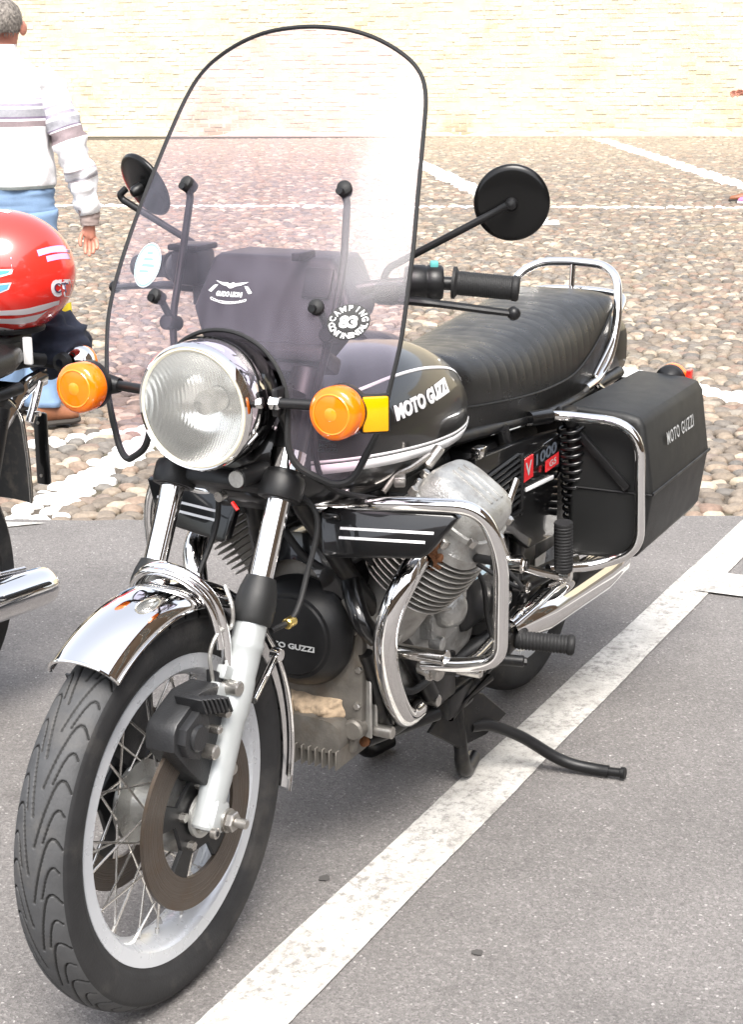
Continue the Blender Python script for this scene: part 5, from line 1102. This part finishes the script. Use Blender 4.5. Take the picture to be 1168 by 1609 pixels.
b = M(); b.rings([superring(x, w, z1, z0+.03, z0, 3.2, 3.2, 36, NY) for x, w, z1, z0 in ((.565, .06, .828, .795), (.575, .10, .838, .785), (.64, .13, .848, .775), (.9, .14, .845, .745), (1.2, .10, .83, .74))], True, False, True, True); nbuild(b, 'seat', LEATHER, None, 60)
b = M(); b.rings([superring(x, w, z1, (z1+z0)/2, z0, 3, 3, 36, NY) for x, w, z1, z0 in ((1.18, .10, .86, .72), (1.3, .15, .95, .72), (1.6, .16, .98, .74), (1.75, .08, .92, .78))], True, False, True, True); nbuild(b, 'fuel_tank', BLACK, None, 60)
b = M()
for s in (1, -1): b.tube([(.60, NY+.105*s, .745), (1.2, NY+.11*s, .72), (1.35, NY+.1*s, .40), (.95, NY+.12*s, .33)], .014, 10); b.tube([(.70, NY+.125*s, .72), (.84, NY+.13*s, .36)], .028, 14)
b.tube([(.60, NY-.10, .745), (.60, NY+.10, .745)], .012, 10); nbuild(b, 'frame', FRAMEB)
b = M(); b.box((.55, NY-.01, .838), (.16, .11, .016), bev=.004); b.box((.55, NY, .80), (.10, .09, .07), bev=.01); nbuild(b, 'luggage_rack', SATIN)
b = M(); b.box((.53, NY+.078, .815), (.010, .022, .062), bev=.003); nbuild(b, 'strap', WHITEP)
b = M(); b.lathe([(.0, .0), (.019, .0), (.0205, .002), (.0205, .024), (.038, .024), (.0425, .027), (.0445, .034), (.0455, .06), (.0465, .10), (.0465, .48), (.03, .56), (.02, .8), (0, .8)], (.523, -.950, .272), (1, -.02, .06), 40); b.lathe([(.0205, 0), (.016, .002), (.016, .03), (0, .03)], (.523, -.950, .272), (1, -.02, .06), 28); b.tube([(.60, -.965, .325), (.72, -.985, .335)], .006, 8); nbuild(b, 'muffler', CHROME, None, 50)
b = M(); b.box((1.25, NY, .45), (.40, .28, .34), bev=.05); nbuild(b, 'engine', ALLOY)
b = M(); b.lathe([(.225, -.04), (.29, -.055), (.32, 0), (.29, .055), (.225, .04)], (2.25, NY, .32), (0, 1, 0), 48); b.tube([(2.25, NY+.09, .32), (1.9, NY+.09, .98)], .022, 12); b.tube([(2.25, NY-.09, .32), (1.9, NY-.09, .98)], .022, 12); b.tube([(1.82, NY-.36, 1.02), (1.9, NY, 1.0), (1.82, NY+.36, 1.02)], .012, 10); nbuild(b, 'front_fork', TYRE)

# ---- red helmet on its seat
VU = Vector((-.2435, -.1257, .9617)); VR = rt; VF = fw     # screen-parallel axes are only used to say which side of the shell a print is on
HCEN = Vector((.505, -1.045, .984)); 
RED = mat('red_helmet_shell', (.74, .028, .018), .25, coat=1., coatr=.04); PINKP = mat('violet_print', (.66, .38, .80), .3, coat=.6); CYANP = mat('blue_print', (.12, .38, .60), .3, coat=.6); HWHITE = mat('white_helmet_print', (.80, .74, .76), .3, coat=.6); NAVYP = mat('navy_print', (.03, .03, .10), .3, coat=.6)
b = M(); rr = []; hx = Vector((-.458, .889, 0)); hy = Vector((.889, .458, 0))
for i in range(33):
    a = -R(63)+(R(90)+R(63))*i/32; ca, sa = math.cos(a), math.sin(a)
    rr.append([HCEN+hx*(.160*ca*math.cos(t))+hy*(.128*ca*math.sin(t)*(1+.1*math.sin(t)))+Vector((0, 0, .138*sa)) for t in [2*PI*j/64 for j in range(64)]])
b.rings(rr[:-1], True, False, True, False); b.rings([rr[-2], [HCEN+Vector((0, 0, .138))]*64]); helm = b.build('helmet', RED, None, 180); tag(helm, 'shiny red crash helmet with white and violet stripes resting on a seat', 'helmet')
HB_ = bvh_of(helm)
def hp(u, v, off=.0009):   # u right, v up in metres on the flank that faces the camera
    dv_ = (hy*.9636+Vector((0, 0, .2672))); uv_ = hx.cross(dv_)*-1; uv_ = uv_ if uv_.z > 0 else -uv_; return on_surf(HB_, HCEN+hx*u+uv_*v+dv_*.5, -dv_, off)
def px2(x, y): return ((x-2)/676, (425-y)/676)
def decal(name, polys, m, off=.0009, sub=6):
    b = M()
    for (top, bot) in polys:
        T = spline([px2(*p)+(0,) for p in top], sub); B = spline([px2(*p)+(0,) for p in bot], sub)
        k = min(len(T), len(B)); rr = []
        for i in range(k): rr.append([hp(T[i].x+(B[i].x-T[i].x)*j/4, T[i].y+(B[i].y-T[i].y)*j/4, off) for j in range(5)])
        b.rings(rr, closed_u=False)
    return b.build(name, m, helm, 180)
decal('print', [([(66, 404), (85, 395), (106, 387)], [(69, 413), (86, 405), (108, 398)]), ([(78, 412), (94, 405), (109, 400)], [(80, 420), (96, 413), (111, 408)])], PINKP)
decal('print', [([(-40, 493), (0, 492), (40, 489), (68, 481), (90, 472)], [(-40, 500), (0, 498), (40, 496), (68, 488), (88, 477)]), ([(-40, 503), (0, 502), (30, 501), (60, 494), (74, 487)], [(-40, 514), (0, 508), (30, 508), (52, 503), (60, 498)]), ([(-40, 518), (-10, 512), (10, 513), (24, 516)], [(-40, 522), (-10, 518), (10, 518), (22, 519)])], HWHITE)
decal('print', [([(-20, 440), (0, 437), (18, 435), (35, 434)], [(-20, 447), (0, 449), (16, 446), (33, 441)]), ([(-20, 458), (0, 457), (16, 455), (32, 453)], [(-20, 472), (0, 470), (14, 468), (27, 463)]), ([(-20, 474), (-6, 473), (2, 472), (8, 474)], [(-20, 484), (-6, 486), (2, 484), (4, 480)])], HWHITE, .0008)
decal('print', [([(-20, 441), (0, 439), (18, 437), (31, 436)], [(-20, 445), (0, 445), (16, 443), (28, 440)]), ([(-20, 460), (0, 459), (16, 457), (29, 455)], [(-20, 471), (0, 468), (14, 466), (25, 462)]), ([(-20, 475), (-6, 475), (1, 474), (6, 475)], [(-20, 482), (-6, 484), (1, 482), (3, 480)])], CYANP, .0014)
decal('print', [([(-30, 334), (-5, 332), (10, 334), (22, 341)], [(-30, 342), (-5, 340), (8, 342), (18, 345)])], HWHITE)
b = M(); put_text(b, 'CTX', lambda x, y: hp(*(lambda q: (q[0], q[1]))(px2(99+x, 453-y-.30*x)), .0010), 23, width=33, bold=.08); b.build('lettering', HWHITE, helm, 180)
b = M(); put_text(b, 'CTX', lambda x, y: hp(*px2(99+x, 453-y-.30*x), .0016), 13, width=25, bold=.0); b.build('lettering', NAVYP, helm, 180)
b = M(); P = [HCEN+hx*(.160*.47*math.cos(t))+hy*(.128*.47*math.sin(t))+Vector((0, 0, -.124)) for t in [2*PI*j/48 for j in range(48)]]; b.tube(P, .010, 8, closed=True); b.build('neck_roll', RUBBER, helm)
# ---- navy and yellow jacket bundled behind the helmet
def blob(name, c, axs, m, amp=.25, sc=14, seed=0., nu=40, nv=24, parent=None):
    b = M(); rr = []; c = Vector(c)
    for i in range(nv+1):
        a = -PI/2+PI*i/nv; ring = []
        for j in range(nu):
            t = 2*PI*j/nu; d = Vector((math.cos(a)*math.cos(t), math.cos(a)*math.sin(t), math.sin(a))); n = pnoise(d*2.2+Vector((seed, 0, 0)))+.5*pnoise(Vector((d.x*2, d.y*2, d.z*7))+Vector((0, seed, 3)))
            k = 1+amp*n; ring.append(c+Vector((d.x*axs[0]*k, d.y*axs[1]*k, d.z*axs[2]*k)))
        rr.append(ring)
    b.rings(rr); return b.build(name, m, parent, 180)
NAVY = mat('navy_cloth', (.012, .016, .032), .85, var=.3, vscale=30, bump=.4, bscale=150); YEL = mat('yellow_cloth', (.75, .62, .03), .8, bump=.3, bscale=150)
jk = blob('jacket', (.345, -1.045, .800), (.075, .085, .068), NAVY, .30, seed=2.); tag(jk, 'crumpled navy and yellow jacket bundled on the seat behind the red helmet', 'jacket')
b = M(); b.rings([[(.300+.014*math.cos(t)+q*.01, -1.045+.022*math.sin(t)+q*.01, .878-.10*q+.012*math.sin(t)) for t in [2*PI*j/16 for j in range(16)]] for q in np.linspace(0, 1, 12)], True, False, True, True); b.build('jacket_panel', YEL, jk, 60)
for o_ in ():
    pass

# ------------------------------------------------------------------ people
SKIN = mat('skin', (.48, .20, .14), .5, var=.12, vscale=30); HAIRG = mat('grey_hair', (.19, .17, .15), .75, var=.6, vscale=90, bump=1., bscale=130)
DENIM = mat('light_denim', (.17, .26, .40), .85, var=.22, vscale=9, bump=.4, bscale=260); TAN = mat('brown_shoe_leather', (.22, .085, .04), .5, var=.2); SOLE = mat('dark_sole', (.04, .035, .03), .8)
PALEB = mat('pale_blue_shirt', (.45, .60, .72), .8, bump=.2); PINKS = mat('pink_shoe', (.72, .16, .36), .6); EYE = mat('eye_white', (.7, .68, .65), .2)
def skin_body(name, joints, edges, root, m, parent, sub=2):
    me = bpy.data.meshes.new(name); names = list(joints); ix = {n: i for i, n in enumerate(names)}
    me.from_pydata([joints[n][0] for n in names], [(ix[a], ix[b_]) for a, b_ in edges], [])
    o = bpy.data.objects.new(name, me); COL.objects.link(o); mod = o.modifiers.new('skin', 'SKIN'); mod.use_smooth_shade = True
    for n in names: v = me.skin_vertices[0].data[ix[n]]; r_ = joints[n][1]; v.radius = (r_, r_) if not isinstance(r_, tuple) else r_; v.use_root = (n == root)
    ss = o.modifiers.new('sub', 'SUBSURF'); ss.levels = sub; ss.render_levels = sub
    dg = bpy.context.evaluated_depsgraph_get(); dg.update(); m2 = bpy.data.meshes.new_from_object(o.evaluated_get(dg)); o.modifiers.clear(); o.data = m2; bpy.data.meshes.remove(me)
    m2.materials.clear(); m2.materials.append(m); m2.shade_smooth(); o.parent = parent; return o
def person(base, right, fwd, L, label, spec):
    """base: ground point; L(s,f,z) local -> world. spec: joints and clothes"""
    right = Vector(right); fwd = Vector(fwd); base = Vector(base)
    def W(s, f, z): return base+right*s+fwd*f+Vector((0, 0, z))
    p = empty('person', base); tag(p, label, 'person')
    inv = Matrix.Translation(-base)
    J = {k: (tuple(W(*v[0])-base), v[1]) for k, v in spec['joints'].items()}
    body = skin_body('body', J, spec['edges'], 'pelvis', SKIN, p)
    def loc(b, name, m, ang=180):
        b.v = [tuple(Vector(v)-base) for v in b.v]; return b.build(name, m, p, ang)
    return p, W, loc
def garment_tube(b, pts, radii, W, n=18, fold=.012, seed=0., fl=1., band=None):
    P = spline([tuple(q) for q in pts], 8); k = len(P)-1; T = np.linspace(0, len(pts)-1, len(P)); rad = [float(np.interp(t, range(len(pts)), radii)) for t in T]; rr = []
    for i, q in enumerate(P):
        tg = (P[min(i+1, k)]-P[max(i-1, 0)]).normalized(); u, v, w = frame_from(tg, (0, 1, 0) if abs(tg.y) < .8 else (1, 0, 0)); ring = []
        for j in range(n):
            t = 2*PI*j/n; d = u*math.cos(t)+v*math.sin(t)*fl; nz = pnoise(Vector((d.x*1.6+seed, d.y*1.6, i*.55)))
            ring.append(q+d*(rad[i]+fold*nz))
        rr.append([W(*r) for r in ring])
    b.rings(rr, True, False, True, True); return rr
def shoe(b, W, heel, toe, z=0., w=.045):
    h = Vector(heel); t = Vector(toe); d = (t-h); L_ = d.length; d.normalize(); n_ = Vector((-d.y, d.x, 0)); rr = []
    for k, (q, ww, hh) in enumerate(((0, .6, .075), (.04, .85, .10), (.3, .85, .10), (.5, .9, .075), (.75, 1.05, .055), (.93, .8, .045), (1, .3, .03))):
        c = h+d*L_*q; rr.append([W(c.x+n_.x*w*ww*math.cos(a), c.y+n_.y*w*ww*math.cos(a), z+.012+max(0, hh*(.5+.5*math.sin(a)))) for a in [2*PI*j/20 for j in range(20)]])
    b.m = 0; b.rings(rr, True, False, True, True); rr = []
    b.m = 1
    for (q, ww) in ((-.02, .5), (0, .8), (.1, .95), (.4, .9), (.75, 1.12), (.95, .85), (1.03, .3)):
        c = h+d*L_*q; rr.append([W(c.x+n_.x*w*ww*math.cos(a), c.y+n_.y*w*ww*math.cos(a), z+.012+.012*math.copysign(abs(math.sin(a))**.4, math.sin(a))) for a in [2*PI*j/16 for j in range(16)]])
    b.rings(rr, True, False, True, True)
def base_joints(cx, head=True):
    J = {'pelvis': ((cx, 0, .90), .11), 'spine': ((cx, 0, 1.08), .11), 'chest': ((cx, -.005, 1.26), .115), 'neck0': ((cx+.005, .015, 1.405), .058), 'neck1': ((cx, .03, 1.475), .052), 'headb': ((cx, .035, 1.53), .070), 'headm': ((cx, .03, 1.58), .082), 'headt': ((cx, .025, 1.625), .055)}
    E = [('pelvis', 'spine'), ('spine', 'chest'), ('chest', 'neck0'), ('neck0', 'neck1'), ('neck1', 'headb'), ('headb', 'headm'), ('headm', 'headt')]
    return J, E
def add_limb(J, E, root, chain):
    prev = root
    for nm, p, r_ in chain: J[nm] = (p, r_); E.append((prev, nm)); prev = nm
def add_hand(J, E, pre, wrist, palm, tips):
    """palm: point; tips: list of (mid, tip) for thumb..little"""
    J[pre+'palm'] = (palm, .021); E.append((wrist, pre+'palm'))
    for k, (b0, m_, t_) in enumerate(tips):
        J[f'{pre}k{k}'] = (b0, .0098); J[f'{pre}m{k}'] = (m_, .0088); J[f'{pre}t{k}'] = (t_, .0068); E += [(pre+'palm', f'{pre}k{k}'), (f'{pre}k{k}', f'{pre}m{k}'), (f'{pre}m{k}', f'{pre}t{k}')]
def hang_hand(J, E, pre, wrist, w, sg=1):
    x, y, z = w
    add_hand(J, E, pre, wrist, (x-.001*sg, y+.004, z-.048), [((x-.030*sg, y-.004, z-.050), (x-.038*sg, y-.016, z-.078), (x-.034*sg, y-.022, z-.100)),
        ((x-.018*sg, y+.004, z-.082), (x-.020*sg, y-.006, z-.112), (x-.017*sg, y-.024, z-.128)), ((x-.003*sg, y+.006, z-.085), (x-.003*sg, y-.006, z-.120), (x-.002*sg, y-.028, z-.136)),
        ((x+.011*sg, y+.005, z-.082), (x+.014*sg, y-.008, z-.113), (x+.012*sg, y-.028, z-.126)), ((x+.023*sg, y+.002, z-.076), (x+.029*sg, y-.010, z-.100), (x+.027*sg, y-.026, z-.110))])
# ---- man walking away at the left edge
cx = -.122; J, E = base_joints(cx)
add_limb(J, E, 'chest', [('rs', (cx+.155, 0, 1.335), .055), ('re', (.135, -.02, 1.07), .042), ('rw', (.179, .0, .815), .027)]); hang_hand(J, E, 'r', 'rw', (.179, 0, .815))
add_limb(J, E, 'chest', [('ls', (cx-.155, 0, 1.335), .055), ('le', (cx-.25, .03, 1.07), .042), ('lw', (cx-.27, .12, .84), .027)]); hang_hand(J, E, 'l', 'lw', (cx-.27, .12, .84), -1)
add_limb(J, E, 'pelvis', [('rh', (cx+.085, 0, .82), .085), ('rk', (cx+.085, .03, .46), .058), ('ra', (cx+.075, -.01, .085), .038), ('rf', (cx+.15, .02, .04), .03)])
add_limb(J, E, 'pelvis', [('lh', (cx-.085, 0, .82), .085), ('lk', (cx-.095, .10, .47), .058), ('la', (cx-.10, .22, .085), .038), ('lf', (cx-.06, .31, .04), .03)])
es3 = Vector((-.454, .891, 0)); ed3 = Vector((-.891, -.454, 0))
man, W, loc = person((-1.83, -2.77, .006), es3, ed3, None, 'man seen from behind in a pale striped sweater and blue jeans at the left edge', dict(joints=J, edges=E))
# striped sweater: the band value runs up the torso and along the sleeves
SWEAT, nt, p = newmat('striped_knit'); N = nt.nodes; L = nt.links
at = N.new('ShaderNodeAttribute'); at.attribute_name = 'band'; PW = (.74, .73, .74)
c = ramp(N, L, at.outputs['Fac'], [(0, (.36, .40, .39)), (.022, PW), (.435, (.25, .20, .21)), (.475, PW), (.492, (.20, .16, .23)), (.505, (.33, .33, .36)), (.556, PW), (.575, (.34, .31, .40)), (.595, PW), (.622, (.45, .41, .52)), (.634, PW), (.74, (.50, .48, .54)), (.746, PW)], True)
tc = N.new('ShaderNodeTexCoord').outputs['Object']; c = mixc(N, L, c, mapr(N, L, noise_node(N, L, tc, 90, 5), .3, .7, .88, 1.08), 1., 'MULTIPLY'); L.new(c, p.inputs['Base Color']); p.inputs['Roughness'].default_value = .95; bumpn(N, L, p, noise_node(N, L, tc, 220, 3), .5, .004)
b = M(); bands = []
zs = [(.945, .168, .118), (.965, .180, .128), (1.02, .178, .125), (1.10, .170, .118), (1.20, .170, .120), (1.28, .175, .122), (1.33, .172, .118), (1.37, .150, .10), (1.405, .115, .085), (1.435, .080, .072), (1.47, .062, .066), (1.485, .060, .064)]
fz = [smooth_interp([q[0] for q in zs], [q[k] for q in zs]) for k in (1, 2)]; rr = []
for z in np.linspace(.945, 1.485, 60):
    ring = []
    for j in range(44):
        t = 2*PI*j/44; n1 = .013*pnoise(Vector((math.cos(t)*2, math.sin(t)*2, z*7)))+.010*pnoise(Vector((math.cos(t)*4, z*16+math.cos(t)*3, math.sin(t)*4))); w1, w2 = fz[0](z)+n1, fz[1](z)+n1
        ring.append(W(cx+w1*math.copysign(abs(math.cos(t))**.85, math.cos(t)), -.005+w2*math.copysign(abs(math.sin(t))**.85, math.sin(t)), z))
    rr.append(ring); bands += [(z-.945)/.54+.025*abs(1)*0]*44
b.rings(rr, True, False)
for sg, pts in ((1, [(cx+.12, 0, 1.36), (cx+.175, -.005, 1.325), (.098, -.015, 1.19), (.140, -.022, 1.06), (.165, -.01, .945), (.180, 0, .845)]), (-1, [(cx-.12, 0, 1.36), (cx-.175, -.005, 1.325), (cx-.22, .01, 1.19), (cx-.25, .035, 1.06), (cx-.265, .08, .95), (cx-.27, .115, .865)])):
    rr = garment_tube(b, pts, [.050, .066, .064, .060, .056, .047], W, 22, .024, 3+sg); k = len(rr)
    for i in range(k):
        q = i/(k-1); v = np.interp(q, [0, .25, .42, .455, .52, .53, .66, .70, .76, .80, .86, .90, 1], [.72, .70, .52, .45, .44, .30, .30, .745, .30, .30, .44, .30, .30]); bands += [float(v)]*22
sw_m = bpy.data.meshes.new('sweater'); sw_m.from_pydata([tuple(Vector(v)-Vector((-1.83, -2.77, .006))) for v in b.v], [], b.f); sw_m.materials.append(SWEAT); sw_m.shade_smooth()
a_ = sw_m.attributes.new('band', 'FLOAT', 'POINT'); a_.data.foreach_set('value', bands); sw_o = bpy.data.objects.new('sweater', sw_m); COL.objects.link(sw_o); sw_o.parent = man
CUFF = mat('taupe_rib_knit', (.30, .235, .215), .95, bump=.5, bscale=200)
b = M(); garment_tube(b, [(.180, 0, .862), (.181, 0, .83), (.180, 0, .797)], [.044, .040, .036], W, 18, .004); loc(b, 'cuff', CUFF); b = M(); garment_tube(b, [(cx-.27, .113, .885), (cx-.27, .117, .85), (cx-.27, .12, .82)], [.044, .040, .036], W, 18, .004); loc(b, 'cuff', CUFF)
b = M(); garment_tube(b, [(cx, 0, .985), (cx, 0, .93), (cx, 0, .86), (cx, 0, .80)], [.165, .170, .172, .15], W, 26, .010, fl=.72)
for sg, pts in ((1, [(cx+.082, 0, .86), (cx+.088, .01, .66), (cx+.086, .03, .46), (cx+.080, .01, .25), (cx+.075, -.01, .075)]), (-1, [(cx-.082, 0, .86), (cx-.088, .04, .66), (cx-.095, .10, .47), (cx-.10, .17, .27), (cx-.10, .215, .085)])): garment_tube(b, pts, [.098, .092, .076, .072, .074], W, 22, .016, 7+sg)
loc(b, 'jeans', DENIM)
b = M(); b.box(W(cx, 0, .94)*1, (.01, .01, .01), bev=0); b = M()
shoe(b, W, (cx+.045, -.06), (cx+.205, .045)); loc(b, 'shoe', [TAN, SOLE], 40); b = M(); shoe(b, W, (cx-.12, .18), (cx-.03, .35)); loc(b, 'shoe', [TAN, SOLE], 40)
b = M(); rr = []
for i in range(18):
    a = -R(38)+R(128)*i/17; rr.append([W(cx+.083*math.cos(a)*math.cos(t), .018+(.098 if math.sin(t) < 0 else .060)*math.cos(a)*math.sin(t)+.0, 1.578+.082*math.sin(a)) for t in [2*PI*j/40 for j in range(40)]])
b.rings(rr[:-1], True, False, True, True)
for k in range(900):
    a = rng.uniform(-R(42), R(80)); t = rng.uniform(0, 2*PI); ca, sa = math.cos(a), math.sin(a)
    def hpnt(a, t, o): return W(cx+(.083+o)*math.cos(a)*math.cos(t), .018+((.098 if math.sin(t) < 0 else .060)+o)*math.cos(a)*math.sin(t), 1.578+(.082+o)*math.sin(a))
    q0 = hpnt(a, t, .001); q1 = hpnt(a-rng.uniform(.10, .22), t+rng.uniform(-.08, .08), rng.uniform(.003, .009)); sd_ = (q1-q0).cross(q0-W(cx, .02, 1.57)).normalized()*.0022
    b.add([q0+sd_, q0-sd_, q1], [(0, 1, 2)])
loc(b, 'hair', HAIRG)
for sg in (1, -1): b = M(); b.lathe([(0, .010), (.010, .011), (.022, .006), (.029, .0), (.020, -.008)], W(cx+.080*sg, .035, 1.545), (es3*sg+ed3*-.35), 18); loc(b, 'ear', SKIN)
b = M(); b.tube([W(cx, .115, 1.56), W(cx, .135, 1.53), W(cx, .118, 1.52)], [.008, .015, .010], 8); loc(b, 'nose', SKIN)
for sg in (1, -1): b = M(); b.lathe([(0, .011), (.008, .008), (.011, 0)], W(cx+.031*sg, .098, 1.562), ed3, 12); loc(b, 'eye', EYE)

# ---- person entering at the right edge, mostly outside the frame
cx = 0.; J, E = base_joints(0.)
add_limb(J, E, 'chest', [('rs', (.155, 0, 1.335), .055), ('re', (.20, .05, 1.08), .042), ('rw', (.16, .25, 1.02), .027)])
def fwd_hand(pre, wrist, w):
    x, y, z = w; add_hand(J, E, pre, wrist, (x, y+.045, z+.0), [((x-.022, y+.04, z+.018), (x-.030, y+.065, z+.026), (x-.026, y+.085, z+.024)), ((x-.004, y+.078, z+.026), (x-.012, y+.100, z+.020), (x-.026, y+.108, z+.005)), ((x, y+.082, z+.009), (x-.010, y+.106, z+.004), (x-.026, y+.110, z-.010)), ((x, y+.080, z-.008), (x-.010, y+.100, z-.014), (x-.026, y+.102, z-.026)), ((x-.002, y+.074, z-.024), (x-.012, y+.090, z-.030), (x-.024, y+.092, z-.038))])
fwd_hand('r', 'rw', (.16, .25, 1.02))
add_limb(J, E, 'chest', [('ls', (-.155, 0, 1.335), .055), ('le', (-.20, .06, 1.08), .042), ('lw', (-.16, .27, 1.035), .027)]); fwd_hand('l', 'lw', (-.16, .27, 1.035))
add_limb(J, E, 'pelvis', [('rh', (.085, 0, .82), .085), ('rk', (.09, .06, .46), .058), ('ra', (.09, .10, .085), .038), ('rf', (.09, .2, .04), .03)])
add_limb(J, E, 'pelvis', [('lh', (-.085, 0, .82), .085), ('lk', (-.09, .05, .46), .058), ('la', (-.09, .06, .085), .038), ('lf', (-.09, .16, .04), .03)])
rb = Vector((-12.62, -2.93, .012))+es3*.32
wom, W, loc = person(rb, ed3*1.0, -es3, None, 'person at the right edge by the far white line, only a hand and shoes showing', dict(joints=J, edges=E))
b = M(); garment_tube(b, [(0, 0, .92), (0, 0, 1.1), (0, 0, 1.28), (0, .0, 1.38), (0, .015, 1.44)], [.17, .16, .175, .13, .065], W, 26, .012, fl=.70)
for sg in (1, -1): garment_tube(b, [(.12*sg, 0, 1.36), (.17*sg, 0, 1.32), (.20*sg, .05, 1.09), (.165*sg, .23, 1.025)], [.05, .062, .055, .042], W, 18, .010, sg)
loc(b, 'shirt', PALEB)
b = M(); garment_tube(b, [(0, 0, .99), (0, 0, .90), (0, 0, .80)], [.165, .172, .15], W, 24, .008, fl=.72)
for sg, yy in ((1, .10), (-1, .06)): garment_tube(b, [(.082*sg, 0, .86), (.088*sg, .04, .62), (.09*sg, yy*.8, .40), (.09*sg, yy, .10)], [.096, .085, .074, .07], W, 20, .012, 3*sg)
loc(b, 'jeans', DENIM)
b = M(); shoe(b, W, (.09, .05), (.09, .33)); loc(b, 'shoe', [TAN, SOLE], 40)
b = M(); shoe(b, W, (-.12, .02), (-.12, .29)); loc(b, 'shoe', [PINKS, WHITEP], 40)
b = M(); rr = []
for i in range(18):
    a = -R(45)+R(135)*i/17; rr.append([W(.088*math.cos(a)*math.cos(t), .015+(.100 if math.sin(t) < 0 else .065)*math.cos(a)*math.sin(t), 1.585+.086*math.sin(a)) for t in [2*PI*j/40 for j in range(40)]])
b.rings(rr[:-1], True, False, True, True); loc(b, 'hair', HAIRG)
b = M(); b.tube([W(0, .115, 1.56), W(0, .135, 1.53), W(0, .118, 1.52)], [.008, .015, .010], 8); loc(b, 'nose', SKIN)
for sg in (1, -1): b = M(); b.lathe([(0, .011), (.008, .008), (.011, 0)], W(.031*sg, .098, 1.562), -es3, 12); loc(b, 'eye', EYE)
# ------------------------------------------------------------------ small marks on the asphalt
TAR = mat('tar_spot', (.06, .056, .053), .8); CHALK = mat('chalky_mark', (.24, .23, .215), .9)
def spot(name, x, y, rx, ry, m, label, seed):
    b = M(); n = 26; P = []
    for k in range(n):
        t = 2*PI*k/n; q = 1+.45*pnoise(Vector((math.cos(t)*1.7+seed, math.sin(t)*1.7, seed))); P.append((x+rx*q*math.cos(t), y+ry*q*math.sin(t), .0032))
    b.add(P, [tuple(range(n))]); o = b.build(name, m); tag(o, label, kind='structure')
spot('tar_spot', 1.053, .056, .012, .009, TAR, 'small dark tar spot left of the white bay line', 1.)
spot('tar_spot', 1.167, .410, .010, .009, TAR, 'small dark tar spot on open asphalt right of the line', 4.)
